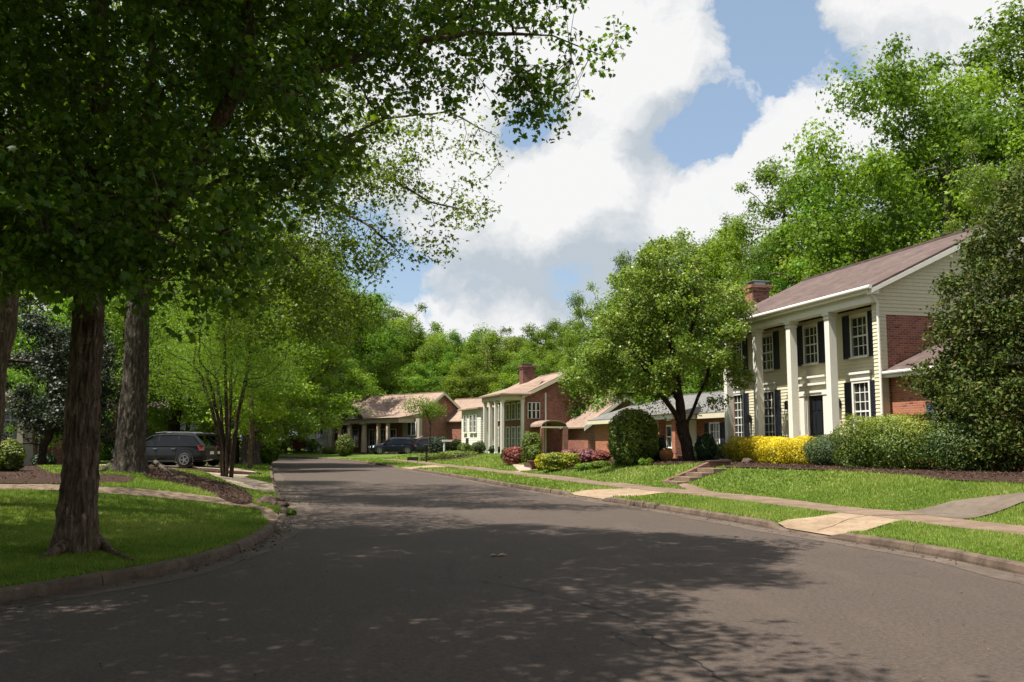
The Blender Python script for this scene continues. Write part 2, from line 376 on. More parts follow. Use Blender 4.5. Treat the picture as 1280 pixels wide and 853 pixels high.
# ------------------------------------------------------------------ branches by space colonization
def grow(seeds, att, step=.35, di=3.0, dk=.5, it=120, grav=.0, r=rng):
    """seeds: list of polylines (first starts the trunk; others start at their nearest node)."""
    nodes = []; par = []
    for poly in seeds:
        P = [Vector(p) for p in poly]
        if nodes:
            q = min(range(len(nodes)), key=lambda i: (nodes[i] - P[0]).length)
            last = q; start = 0
        else:
            nodes.append(P[0]); par.append(-1); last = 0; start = 0
        cur = nodes[last]
        for k in range(0 if len(nodes) > 1 and start == 0 and last != 0 else 1, len(P)):
            d = P[k] - cur; m = max(1, int(d.length / step))
            for j in range(1, m+1):
                q = cur + d * (j/m) + Vector(r.normal(0, .018*step/.35, 3)) * (1 if j < m else .3)
                nodes.append(q); par.append(last); last = len(nodes)-1
            cur = P[k]
    nodes = [np.array(v) for v in nodes]
    att = np.asarray(att, float); N = np.array(nodes)
    best = np.full(len(att), 1e9); bi = np.zeros(len(att), int)
    def upd(i0):
        nonlocal best, bi
        new = np.array(nodes[i0:])
        for c in range(0, len(new), 400):
            d = np.linalg.norm(att[:, None] - new[None, c:c+400], axis=2)
            j = d.argmin(1); dm = d[np.arange(len(att)), j]; u = dm < best
            best[u] = dm[u]; bi[u] = i0 + c + j[u]
    upd(0); alive = best > dk
    for _ in range(it):
        act = alive & (best < di)
        if not act.any(): break
        idx = np.unique(bi[act]); i0 = len(nodes)
        for q in idx:
            s = act & (bi == q); d = unit(att[s] - nodes[q]).sum(0); L = np.linalg.norm(d)
            if L < 1e-6: continue
            d = d/L + r.normal(0, .18, 3) + np.array([0, 0, grav]); d /= np.linalg.norm(d)
            nodes.append(nodes[q] + d*step); par.append(int(q))
        if len(nodes) == i0 or len(nodes) > 9000: break
        att_b = best.copy(); upd(i0)
        alive &= best > dk
    return np.array(nodes), np.array(par)
def radii(N, par, r_tip=.008, p=2.3, r_base=None):
    n = len(N); acc = np.zeros(n); kids = np.zeros(n, int)
    for i in range(n-1, 0, -1): kids[par[i]] += 1
    rad = np.zeros(n)
    order = range(n-1, -1, -1)
    s = np.zeros(n)
    for i in order:
        if s[i] == 0: s[i] = r_tip**p
        rad[i] = s[i]**(1/p)
        if par[i] >= 0: s[par[i]] += s[i]
    if r_base:
        k = r_base / rad[0]
        rad = np.where(rad > r_tip*1.01, rad * (1 + (k-1) * np.clip((rad - r_tip)/(rad[0]-r_tip), 0, 1)**.5), rad)
    return rad, kids
def branch_mb(N, par, rad, rmin=0.0, mb=None):
    mb = mb or MB(); n = len(N)
    ch = [[] for _ in range(n)]
    for i in range(1, n): ch[par[i]].append(i)
    stack = [(0, None)]
    while stack:
        i, frm = stack.pop()
        chain = [frm, i] if frm is not None else [i]
        while ch[i]:
            c = sorted(ch[i], key=lambda j: -rad[j])
            for o in c[1:]:
                if rad[o] >= rmin: stack.append((o, i))
            i = c[0]
            if rad[i] < rmin: break
            chain.append(i)
        if len(chain) > 1:
            rr = [float(rad[j]) for j in chain]
            if frm is not None: rr[0] = min(rr[0], rr[1]*1.25)
            seg = 12 if rr[0] > .15 else 8 if rr[0] > .06 else 5 if rr[0] > .02 else 3
            mb.tube([N[j] for j in chain], rr, seg)
    return mb
def blob_points(blobs, n, r=rng, shell=.0):
    vol = np.array([b[3]*b[4]*b[5] for b in blobs]); cnt = r.multinomial(n, vol/vol.sum()); out = []
    for b, c in zip(blobs, cnt):
        d = unit(r.normal(0, 1, (c, 3))); q = (shell + (1-shell)*r.random(c))**(1/3)
        out.append(np.array(b[:3]) + d * q[:, None] * np.array(b[3:6]))
    return np.vstack(out)
def twig_leaves(N, par, rad, thr, per, spread, size, up=.6, r=rng, keep=None):
    idx = np.where(rad < thr)[0]
    if keep is not None: idx = idx[keep(N[idx])]
    P = np.repeat(N[idx], per, axis=0); m = len(P)
    off = r.normal(0, 1, (m, 3)); off[:, 2] *= .7
    P = P + unit(off) * (spread * r.random(m)**.6)[:, None] + np.array([0, 0, -.06])
    nr = unit(off)*.5 + r.normal(0, .55, (m, 3)) + np.array([0, 0, up])
    return P, nr, size * r.uniform(.65, 1.25, m)
def spray(att, N, par, per, spread, size, up, mb, r):
    # a little twig from the wood to every growing point, with leaves round it
    att = np.asarray(att); best = np.full(len(att), 1e9); bi = np.zeros(len(att), int)
    for c in range(0, len(N), 500):
        d = np.linalg.norm(att[:, None] - N[None, c:c+500], axis=2); j = d.argmin(1); dm = d[np.arange(len(att)), j]; u = dm < best; best[u] = dm[u]; bi[u] = c + j[u]
    ok = (best < 1.3); att = att[ok]; bi = bi[ok]
    for a, i in zip(att, bi): mb.tube([N[i], N[i]*.45 + a*.55 + [0, 0, .03], a], [.006, .004, .002], 3)
    P = np.repeat(att, per, axis=0); m = len(P); off = unit(r.normal(0, 1, (m, 3))*[1, 1, .65] + 1e-6)
    P = P + off*(spread*r.random(m)**.6)[:, None]
    return P, off*.4 + r.normal(0, .55, (m, 3)) + [0, 0, up], size*r.uniform(.6, 1.25, m)
def clumpify(bl, n, r0, r1, r):
    C = blob_points(bl, n, r, .25); q = r.uniform(r0, r1, len(C))
    return [(c[0], c[1], c[2], k, k, k*.7) for c, k in zip(C, q)]
def cat3(a, b): return tuple(np.concatenate([x, y]) for x, y in zip(a, b))
def trunk_mesh(name, path, rfun, mat, parent, seg=56, dz=.07, flare=.5, amp=.035, seed=0, roots=5):
    """near trunk with furrowed bark and root flare. path: list of points; rfun: radius at fraction t"""
    P = [Vector(p) for p in path]; L = [0]
    for a, b in zip(P, P[1:]): L.append(L[-1] + (b-a).length)
    n = int(L[-1]/dz); V = []
    for i in range(n+1):
        s = L[-1]*i/n; k = max(j for j in range(len(L)) if L[j] <= s + 1e-9); k = min(k, len(P)-2)
        c = P[k].lerp(P[k+1], (s-L[k])/(L[k+1]-L[k])); r0 = rfun(s/L[-1])
        for j in range(seg):
            th = 2*math.pi*j/seg
            fl = flare*math.exp(-s/.28) * (.55 + .6*max(0, math.cos(roots*th/1.0 + seed + .8*math.sin(2*th)))) + .10*math.exp(-s/1.1)*math.cos(3*th+seed)
            q = noise.noise(Vector((math.cos(th)*6.5, math.sin(th)*6.5, s*2.3 + seed*7)))
            q2 = noise.noise(Vector((math.cos(th)*12, math.sin(th)*12, s*7.0 + seed*3)))
            d = 1 + fl + (abs(q)*-2.0 + .5 + .5*q2) * amp / r0
            V.append((c.x + r0*d*math.cos(th), c.y + r0*d*math.sin(th), c.z))
    V = np.array(V); Fc = np.array([(i*seg+j, i*seg+(j+1) % seg, (i+1)*seg+(j+1) % seg, (i+1)*seg+j) for i in range(n) for j in range(seg)])
    return V, Fc
def join_arrays(parts):
    """parts: list of (V, F quads/tri list) -> from_pydata lists"""
    mb = MB()
    for V, Fc in parts: mb.add(V, Fc)
    return mb

# ------------------------------------------------------------------ clumpy crowns for trees seen from afar
def clump_tree(name, h, crown_r, crown_z0, n_clump, n_leaf, leaf_size, leaf_mat, bark_mat, seed, trunk_r=.28, lean=0, clump_r=1.15, squash=1.0, mult=1, kind='star4', top=.55):
    r = np.random.default_rng(seed)
    root = empty(name, (0, 0, 0))
    zc = (crown_z0 + h)/2; rz = (h - crown_z0)/2
    d = unit(r.normal(0, 1, (n_clump*3, 3))); q = r.uniform(.35, 1.0, len(d))**.5
    ang = np.arctan2(d[:, 1], d[:, 0]); wob = 1 + .22*np.sin(ang*2 + seed) + .16*np.sin(ang*3+seed*2.1) + .12*np.sin(d[:, 2]*5+seed)
    C = d * q[:, None] * wob[:, None]
    keep = []
    for i in range(len(C)):   # spread them
        p = C[i]*np.array([crown_r, crown_r, rz])
        if all(np.linalg.norm(p - C[j]*np.array([crown_r, crown_r, rz])) > clump_r*.93 for j in keep): keep.append(i)
        if len(keep) >= n_clump: break
    C = C[keep]
    C = C*np.array([crown_r, crown_r, rz]); C[:, 0:2] *= (1 - .35*np.clip(C[:, 2:3]/rz, -.2, 1))
    C[:, 2] += zc
    CR = clump_r * r.uniform(.5, 1.3, len(C))
    trunk = [(0, 0, -.3), (.05*lean, .02, h*.15), (.25*lean, 0, crown_z0), (.3*lean, .1, zc), (.2*lean, 0, h - rz*.45)]
    N, par = grow([trunk], C, step=.55, di=99, dk=.6, it=60, r=r)
    rad, kids = radii(N, par, .030, 2.2, trunk_r)
    mb = branch_mb(N, par, rad, .0)
    mb.build('trunk', M[bark_mat], root, smooth=True)
    w = CR**2; cnt = r.multinomial(n_leaf, w/w.sum()); PP = []; NN = []; TT = []
    for c, cr, k in zip(C, CR, cnt):
        dd = unit(r.normal(0, 1, (k, 3))); rr = r.random(k)**.45
        lump = 1 + .25*np.sin(dd[:, 0]*5 + c[0]*3)*np.sin(dd[:, 1]*5 + c[1]) + .2*np.sin(dd[:, 2]*7 + c[2])
        p = c + dd*(rr*lump*cr)[:, None]*np.array([1, 1, .78*squash])
        PP.append(p); NN.append(dd*.9 + r.normal(0, .55, (k, 3)) + np.array([0, 0, .35]))
        TT.append(np.clip(.5 + .5*r.normal(0, .30, k) + r.normal(0, .19), 0, 1))
    P = np.vstack(PP); leaf_mesh('crown', P, np.vstack(NN), leaf_size*r.uniform(.6, 1.3, len(P)), M[leaf_mat], root, kind, np.concatenate(TT), r=r)
    return root

# ------------------------------------------------------------------ shrubs: leaves through a lumpy volume over a few stems
def shrub(name, loc, rx, ry, rz, n, size, mat, label, cat='shrub', group=None, seed=1, rot=0.0, box=0.0, lumps=.10, kind='oval', z0=.0, flat=.9, stem='bark_dark', tint_hi=None, top_tint=0.0, fuzz=.03):
    """ellipsoid (box=0) to clipped box hedge (box=1); rz is the full height"""
    r = np.random.default_rng(seed*31+5)
    root = empty(name, loc, rot, label, cat, group)
    d = unit(r.normal(0, 1, (n, 3)))
    e = 2 + 5*box
    k = (np.abs(d)**e).sum(1)**(-1/e)          # superellipsoid radius
    q = 1 - (r.random(n)**2.0)*.55
    lump = 1 + lumps*(np.sin(d[:, 0]*6+seed)*np.sin(d[:, 1]*5+seed*2) + .7*np.sin(d[:, 2]*8+seed*3 + d[:, 0]*4)) + lumps*.5*np.sin(d[:, 0]*17+seed)*np.sin(d[:, 2]*15 + d[:, 1]*13)
    P = d*(k*q*lump)[:, None] + r.normal(0, fuzz, (n, 3))*0.5
    hz = rz/2
    P = P*np.array([rx, ry, hz]) + np.array([0, 0, hz])
    P[:, 2] = np.maximum(P[:, 2], z0 + r.random(n)*.06)
    nr = d*.9 + r.normal(0, .5, (n, 3)) + np.array([0, 0, .3])
    t = np.clip(.45 + r.normal(0, .2, n) + top_tint*(d[:, 2]) + .12*np.sin(d[:, 0]*6+seed), 0, 1)  # top_tint paints lit tops and shaded undersides into the leaf colour
    leaf_mesh('foliage', P, nr, size*r.uniform(.6, 1.3, n), M[mat], root, kind, t, r=r)
    mb = MB()
    for j in range(7):
        a = j*2.4; m = .12; tx, ty = math.cos(a)*rx*.55, math.sin(a)*ry*.55
        mb.tube([(math.cos(a)*m*rx, math.sin(a)*m*ry, -.1), (tx*.5, ty*.5, hz*.6), (tx, ty, hz*1.45)], [.03, .02, .008], 5)
        for b in range(3):
            aa = a + b*2.1; mb.tube([(tx*.5, ty*.5, hz*.6), (tx*.5+math.cos(aa)*rx*.35, ty*.5+math.sin(aa)*ry*.35, hz*(1.0+.2*b))], [.012, .005], 4)
    mb.build('stem', M[stem], root)
    return root
# ------------------------------------------------------------------ the setting: one ground sheet, road, kerbs, walks
def graded(a, segs):
    out = [a]
    for end, st in segs:
        n = max(1, round((end - out[-1]) / st)); b = out[-1]
        out += [b + (end-b)*(i+1)/n for i in range(n)]
    return out
ROWS = np.array(graded(-300, [(-40, 20), (0, 2), (8, .5), (40, .25), (70, .5), (110, .5), (140, 3), (300, 20), (1600, 100)]))
OFF = np.array(graded(0, [(9, .25), (20, .5), (40, 1.5), (100, 8), (400, 60), (1800, 200)]))
def ground_sheet():
    V = []; Fc = []
    for side in (1, -1):
        b = len(V); m = len(OFF)
        for Y in ROWS:
            c = float(cR(Y) if side > 0 else cL(Y)); e0 = float(XR(Y) if side > 0 else XL(Y)) + side * .15 / c
            xs = e0 + side * OFF; zs = H(xs, np.full(m, Y)) - .012
            V += [(x, Y, z) for x, z in zip(xs, zs)]
        for i in range(len(ROWS)-1):
            for j in range(m-1):
                q = (b+i*m+j, b+i*m+j+1, b+(i+1)*m+j+1, b+(i+1)*m+j)
                Fc.append(q if side > 0 else q[::-1])
    tag(np_mesh('ground', np.array(V), np.array(Fc), M['lawn_soil'], smooth=True), kind='structure')
ground_sheet()
def road_sheet():
    V = []; Fc = []; m = 14
    ys = ROWS[ROWS < 125]
    for Y in ys:
        a = float(XL(Y)) - .06; b = float(XR(Y)) + .06
        if Y > 107: b = -390
        V += [(a + (b-a)*k/(m-1), Y, 0) for k in range(m)]
    for i in range(len(ys)-1):
        for j in range(m-1): Fc.append((i*m+j, i*m+j+1, (i+1)*m+j+1, (i+1)*m+j))
    tag(np_mesh('road', np.array(V), np.array(Fc), M['asphalt']), kind='structure')
road_sheet()
def edge_pt(side, Y, o):
    """point o metres outside the road edge, square to it"""
    if side > 0: X = float(XR(Y)); s = (float(XR(Y+.1)) - float(XR(Y-.1)))/.2
    else: X = float(XL(Y)); s = (float(XL(Y+.1)) - float(XL(Y-.1)))/.2
    c = 1/math.sqrt(1+s*s); n = (c, -s*c) if side > 0 else (-c, s*c)
    return X + n[0]*o, Y + n[1]*o
def kerb(side):
    mb = MB(); prof0 = [(0, -.08), (.004, .04), (.022, .105), (.05, .128), (.10, .134), (.155, .130), (.165, -.08)]
    y = -20.0; k = 0; r = np.random.default_rng(3+side)
    while y < (100 if side > 0 else 94):
        L = 3.05 if y < 60 else 1.5; jit = r.normal(0, .006); n = 12; ring = []
        for i in range(n+1):
            yy = y + (L-.02)*i/n; d = float(dipR(yy) if side > 0 else dipL(yy)); hz = 1 - .82*d
            wob = .006*math.sin(yy*3.1) + .005*math.sin(yy*7.7+1)
            for o, z in prof0:
                p = edge_pt(side, yy, o + jit + wob*.6)
                zz = z*hz if z > 0 else z
                if z > 0: zz += .004*math.sin(yy*5+o*40)
                ring.append((p[0], p[1], zz))
        m = len(prof0)
        fs = [(i*m+j, i*m+j+1, (i+1)*m+j+1, (i+1)*m+j) for i in range(n) for j in range(m-1)] + [tuple(range(m)), tuple(n*m+j for j in range(m))]
        mb.add(ring, fs); y += L; k += 1
    tag(mb.build('kerb', M['kerb_concrete']), kind='structure')
    # gutter pan, a thin sheet on the asphalt
    V = []; Fc = []; ys = np.arange(-20, 92, .25)
    for yy in ys:
        w = .40 + .05*math.sin(yy*.8) + .04*math.sin(yy*2.3+1)
        if side < 0: w += .22*float(bump(yy, 20, 34, 4))
        a = edge_pt(side, yy, .02); b = edge_pt(side, yy, -w); V += [(a[0], a[1], .006), (b[0], b[1], .004)]
    Fc = [(2*i, 2*i+1, 2*i+3, 2*i+2) for i in range(len(ys)-1)]
    tag(np_mesh('gutter', np.array(V), np.array(Fc), M['gutter_concrete']), kind='structure')
kerb(1); kerb(-1)

PMAT = []
PATCH = []   # polygons where no grass grows
def inside(poly, X, Y):
    c = np.zeros(len(X), bool); n = len(poly)
    for i in range(n):
        x1, y1 = poly[i]; x2, y2 = poly[(i+1) % n]
        if y1 == y2: continue
        s = ((y1 > Y) != (y2 > Y)) & (X < (x2-x1)*(Y-y1)/(y2-y1)+x1); c ^= s
    return c
def smooth_poly(P, it=2):
    for _ in range(it):
        Q = []
        for i in range(len(P)):
            a, b = P[i], P[(i+1) % len(P)]
            Q += [(a[0]*.75+b[0]*.25, a[1]*.75+b[1]*.25), (a[0]*.25+b[0]*.75, a[1]*.25+b[1]*.75)]
        P = Q
    return P
def drape(name, poly, mat, lift=.02, cell=.4, rnd=0, wob=0.0, z=None, kind='structure'):
    if rnd: poly = smooth_poly(poly, rnd)
    P = []
    for i in range(len(poly)):      # resample the outline
        a, b = poly[i], poly[(i+1) % len(poly)]; L = math.dist(a, b); m = max(1, int(L/cell))
        P += [(a[0]+(b[0]-a[0])*k/m + wob*math.sin(7*(a[0]+k)+a[1]*3), a[1]+(b[1]-a[1])*k/m + wob*math.sin(5*a[1]+k*3)) for k in range(m)]
    xs = np.arange(min(p[0] for p in P), max(p[0] for p in P), cell); ys = np.arange(min(p[1] for p in P), max(p[1] for p in P), cell)
    G = np.array([(x, y) for x in xs for y in ys]) if len(xs)*len(ys) else np.zeros((0, 2))
    G = G[inside(P, G[:, 0], G[:, 1])]
    A = np.array(P)
    if len(G): G = G[[np.min(np.hypot(A[:, 0]-g[0], A[:, 1]-g[1])) > cell*.45 for g in G]]
    pts = [Vector(p) for p in P] + [Vector(g) for g in G]
    r = delaunay_2d_cdt(pts, [(i, (i+1) % len(P)) for i in range(len(P))], [], 1, 1e-5)
    vs = [(v.x, v.y, Hf(v.x, v.y) + lift) for v in r[0]]
    mb = MB(); mb.add(vs, [tuple(f) for f in r[2]])
    o = mb.build(name, M[mat], smooth=True)
    me = o.data
    if me.polygons and sum(p.normal.z for p in me.polygons) < 0: me.flip_normals()
    tag(o, kind=kind); PATCH.append(P); PMAT.append(mat); return o
def pp(*px): return [tuple(place(*p)[:2]) for p in px]
def eX(e, Y): return (float(XR(Y)) + e/float(cR(Y)), Y)
def eXl(e, Y): return (float(XL(Y)) - e/float(cL(Y)), Y)

# right-hand pavement in slabs
SW0, SW1 = 2.2, 3.35
def walk_right():
    mb = MB(); y = -6.0; r = np.random.default_rng(5)
    while y < 74:
        L = 1.5; n = 4; t = r.normal(0, .004)
        o0 = edge_pt(1, y, 0); vs = []
        for i in range(n+1):
            yy = y + .008 + (L-.016)*i/n
            for k in range(4):
                q = eX(SW0 + (SW1-SW0)*k/3, yy); vs.append((q[0], q[1], Hf(*q) + .022 + t))
        b = len(vs); vs2 = [(v[0], v[1], v[2]-.05) for v in vs]
        fs = [(i*4+j, i*4+j+1, (i+1)*4+j+1, (i+1)*4+j) for i in range(n) for j in range(3)]
        rim = [0, 1, 2, 3] + [i*4+3 for i in range(1, n+1)] + [n*4+j for j in (2, 1, 0)] + [i*4 for i in range(n-1, 0, -1)]
        fs += [(rim[i], rim[i]+b, rim[(i+1) % len(rim)]+b, rim[(i+1) % len(rim)]) for i in range(len(rim))]
        mb.add(vs + vs2, fs); y += L
    tag(mb.build('pavement', M['walk_concrete'], smooth=False), kind='structure')
walk_right()
drape('driveway_apron', [eX(.14, 15.35), eX(1.2, 16.2), eX(2.3, 17.05), eX(2.3, 18.9), eX(1.2, 17.9), eX(.14, 17.2)], 'apron_concrete', .020, .25)
drape('driveway', [eX(3.3, 17.1), eX(3.3, 18.75)] + pp((1190, 628), (1280, 617.5), (1400, 606), (1400, 619), (1280, 628)), 'drive_dark', .02, .4)
drape('driveway_apron', [eX(.14, 25.2), eX(2.3, 26.2), eX(2.3, 28.6), eX(.14, 27.6)], 'apron_concrete', .020, .25)
stepb = place(846, 608)
drape('path', [eX(3.3, 25.6), eX(3.3, 27.4)] + [(stepb.x+.1, stepb.y+.9), (stepb.x+.4, stepb.y-.4)], 'walk_concrete', .02, .3)
drape('driveway_apron', [eX(.14, 51.5), eX(2.3, 52.5), eX(2.3, 56), eX(.14, 55.5)], 'apron_concrete', .02, .4)
drape('path', [eX(3.3, 43.0), eX(3.3, 44.6)] + pp((700, 583), (640, 581)), 'pale_concrete', .02, .4)
# left: garden path leaving the kerb, driveway, beds
drape('path', [eXl(.12, 17.5), eXl(.12, 19.6)] + pp((300, 626), (219, 616), (119, 609.5), (20, 607), (-60, 606), (-60, 612.5), (20, 614), (119, 617.5), (250, 628), (325, 637)), 'walk_concrete', .02, .3)
drape('driveway', [eXl(.12, 27.8), (-9.4, 30.6), (-12.2, 37), (-16, 43.3), (-34, 44), (-34, 52), (-15.5, 51), (-12.1, 44), (-10.5, 36.5), eXl(.12, 32.2)], 'pale_concrete', .02, .4)
drape('gutter_apron', [(float(XL(25.5))+.04, 25.5), (float(XL(26.7))+.04, 26.7), (float(XL(28))+.04, 28), (float(XL(29.7))+.04, 29.7), (float(XL(31.5))+.04, 31.5), (float(XL(31.5))+.85, 31.5), (float(XL(28))+.85, 28.3), (float(XL(25.5))+.7, 25.5)], 'gutter_concrete', .010, .5)
drape('mulch_bed', pp((178, 584), (225, 592), (268, 601), (300, 611), (320, 625), (312, 633), (290, 631), (262, 617), (215, 603), (172, 597)), 'mulch', .03, .3, 2)
drape('mulch_bed', pp((-60, 606), (-60, 578), (20, 572), (46, 578), (44, 590), (100, 596), (150, 594), (172, 600), (150, 606), (75, 608)), 'mulch', .03, .4, 2)
A1 = R(14.3); E1 = Vector((math.cos(A1), math.sin(A1))); B1 = Vector((-math.sin(A1), math.cos(A1))); O1 = Vector((12.0, 30.0))
def h1w(x, y): p = O1 + E1*x + B1*y; return (p.x, p.y)
drape('mulch_bed', pp((908, 585.5), (960, 586.5), (1026, 588.5), (1085, 591), (1130, 594.5), (1165, 599.5), (1201, 602.5), (1290, 607), (1400, 612)) + [(19, 23), h1w(3, -3), h1w(.3, -.4), h1w(.3, 11), h1w(-.4, 12)], 'mulch', .03, .4)
drape('mulch_bed', pp((755, 581), (800, 582.5), (850, 581), (888, 580), (905, 576)) + [h1w(1.2, 12.6), h1w(1.2, 22)], 'mulch', .03, .5)
drape('mulch_bed', pp((655, 586), (700, 588), (748, 585), (745, 576), (690, 574), (655, 578)), 'mulch', .03, .5, 1)
drape('mulch_bed', pp((528, 577), (560, 575), (600, 571), (600, 567), (560, 568), (526, 571)), 'mulch', .03, .6, 1)
drape('mulch_bed', [eXl(.5, 40), eXl(.6, 44), eXl(4, 45), eXl(5, 42), eXl(2.4, 39.5)], 'mulch', .03, .4, 1)

def joint(a, b, w=.006):
    mb = MB(); A = Vector((*a, 0)); B = Vector((*b, 0)); d = (B-A).normalized(); n = Vector((-d.y, d.x, 0))*w; m = 8
    for k in range(m):
        p, q = A.lerp(B, k/m), A.lerp(B, (k+1)/m); mb.add([(v.x, v.y, Hf(v.x, v.y)+.027) for v in (p-n, q-n, q+n, p+n)], [(0, 1, 2, 3)])
    tag(mb.build('slab_joint', M['mulch']), kind='structure')
for y0, y1, t0, t1 in ((15.35, 17.2, 17.05, 18.9), (25.2, 27.6, 26.2, 28.6)):
    joint(eX(.35, (y0+y1)/2+.1), eX(2.25, (t0+t1)/2)); joint(eX(2.24, t0+.05), eX(2.24, t1-.05), .009)
# cracks: thin bitumen lines on the asphalt
def crack(px, w=.012, seed=0):
    r = np.random.default_rng(seed); P = [Vector((*gp(*p), 0)) for p in px]; Q = []
    for a, b in zip(P, P[1:]):
        m = max(2, int((b-a).length/.09))
        for k in range(m): Q.append(a.lerp(b, k/m) + Vector((r.normal(0, .022), r.normal(0, .022), 0)))
    mb = MB()
    for i in range(len(Q)-1):
        d = (Q[i+1]-Q[i]).normalized(); n = Vector((-d.y, d.x, 0)); ww = w*r.uniform(.3, 1.3)
        mb.quad(Q[i]-n*ww+Vector((0,0,.004)), Q[i+1]-n*ww+Vector((0,0,.004)), Q[i+1]+n*ww+Vector((0,0,.004)), Q[i]+n*ww+Vector((0,0,.004)))
    tag(mb.build('road_crack', M['rubber'], recalc=False), kind='structure')
crack([(600, 727), (660, 737), (715, 752), (745, 760), (790, 775), (812, 795), (850, 815), (885, 838), (915, 856), (960, 880)], .010, 1)
crack([(568, 700), (560, 712), (566, 722), (556, 728)], .008, 2)
crack([(470, 742), (520, 731), (600, 727)], .005, 3)
crack([(765, 790), (800, 812)], .005, 4)

# ------------------------------------------------------------------ grass blades and mulch chips (uncountable)
H1POLY = [h1w(-.2, -.2), h1w(-.2, 30), h1w(10, 30), h1w(10, -8), h1w(.3, -8)]
def lawn_ok(X, Y):
    j = np.random.default_rng(1).normal(0, .035, (2, len(X))); X = X + j[0]; Y = Y + j[1]
    e = eR(X, Y); f = eL(X, Y)
    ok = ((e > .17) | (f > .19)) & ~((e > SW0-.02) & (e < SW1+.02) & (Y < 74))
    for P in PATCH: ok &= ~inside(P, X, Y)
    return ok & ~inside(H1POLY, X, Y)
def grass(name, y0, y1, n, hgt, wid, label, seed):
    r = np.random.default_rng(seed)
    u = r.random(n); Y = y0*(y1/y0)**u; X = Y*r.uniform(-.60, .60, n)
    ok = lawn_ok(X, Y) & (np.abs(X) < 30); X = X[ok]; Y = Y[ok]; n = len(X)
    Z = H(X, Y) - .015
    sc = (Y/12)**.45
    patch = np.sin(X*1.3 + 2*np.sin(Y*.8))*np.sin(Y*1.1 + 1.7*np.sin(X*.6)) + .6*np.sin(X*4.1+Y*3.3)*np.sin(Y*5.2-X*2.1)
    h = hgt*r.uniform(.5, 1.25, n)*sc*(1 + .22*patch); e = eR(X, Y)
    w = wid*r.uniform(.6, 1.3, n)*sc; a = r.uniform(0, 2*math.pi, n); b = r.uniform(0, 2*math.pi, n); lean = h*r.uniform(.1, .85, n)
    V = np.empty((n, 3, 3)); V[:, 0] = np.c_[X - np.cos(a)*w/2, Y - np.sin(a)*w/2, Z]; V[:, 1] = np.c_[X + np.cos(a)*w/2, Y + np.sin(a)*w/2, Z]
    V[:, 2] = np.c_[X + np.cos(b)*lean, Y + np.sin(b)*lean, Z + h]
    t = np.clip(.42 + .13*patch + r.normal(0, .17, n) + (r.random(n) < .05)*.5 + .10*(e > 0) + .22*np.clip(np.sin(X*.55+1.1*Y*.31)*np.sin(Y*.43-X*.2), 0, 1), 0, 1)
    o = np_mesh(name, V.reshape(-1, 3), np.arange(3*n).reshape(-1, 3), M['grass_blade'], attr=np.repeat(t, 3))
    tag(o, label, 'grass', kind='stuff')
grass('grass', 8.5, 24, 1150000, .050, .013, 'short green grass blades covering the near lawns and verges', 21)
grass('grass', 24, 80, 420000, .046, .03, 'mown grass on the lawns farther up the street', 22)
def chips(polys, n, seed):
    r = np.random.default_rng(seed); XX = []; YY = []
    for P in polys:
        A = np.array(P); x = r.uniform(A[:, 0].min(), A[:, 0].max(), n); y = r.uniform(A[:, 1].min(), A[:, 1].max(), n)
        k = inside(P, x, y) & (y < 42); XX.append(x[k]); YY.append(y[k])
    X = np.concatenate(XX); Y = np.concatenate(YY); m = len(X); Z = H(X, Y) + .035
    P = np.c_[X, Y, Z + r.random(m)*.03]
    o = leaf_mesh('mulch', P, r.normal(0, .5, (m, 3)) + [0, 0, .8], .09*r.uniform(.4, 1.3, m), M['mulch_chips'], None, 'frond', r.random(m), r=r)
    tag(o, 'brown bark mulch chips strewn over the planting beds', 'mulch', kind='stuff')
leaf('mulch_chips', [(.020, .011, .008), (.060, .036, .026), (.13, .085, .062)], .02, .9, .1, varh=0)
chips([PATCH[i] for i in range(len(PATCH)) if PMAT[i] == 'mulch'], 20000, 3)
# ------------------------------------------------------------------ buildings
def rakes(root, mat, *pr):
    for pts, off in pr: MB().prism(pts, off).build('rake_board', M[mat], root)
class Face:
    """a wall plane of a house: 'front' looks to -x (u = y), 'side' looks to -y (u = x)"""
    def __init__(s, kind, at): s.k = kind; s.at = at
    def box(s, mb, u0, u1, z0, z1, n0, n1):
        if s.k == 'front': mb.box(s.at - n1, s.at - n0, u0, u1, z0, z1)
        elif s.k == 'side': mb.box(u0, u1, s.at - n1, s.at - n0, z0, z1)
        return mb
    def pt(s, u, z, n=0): return (s.at - n, u, z) if s.k == 'front' else (u, s.at - n, z)
def panels(mb, F, u0, u1, z0, z1, holes, depth=.12):
    """flat wall with real openings and reveals"""
    us = sorted({u0, u1, *[h[0] for h in holes], *[h[1] for h in holes]}); zs = sorted({z0, z1, *[h[2] for h in holes], *[h[3] for h in holes]})
    for a, b in zip(us, us[1:]):
        for c, d in zip(zs, zs[1:]):
            m = ((a+b)/2, (c+d)/2)
            if any(h[0] < m[0] < h[1] and h[2] < m[1] < h[3] for h in holes): continue
            mb.quad(F.pt(a, c), F.pt(b, c), F.pt(b, d), F.pt(a, d))
    for a, b, c, d in holes:
        for p, q in (((a, c), (b, c)), ((b, c), (b, d)), ((b, d), (a, d)), ((a, d), (a, c))):
            mb.quad(F.pt(*p), F.pt(*q), F.pt(*q, -depth), F.pt(*p, -depth))
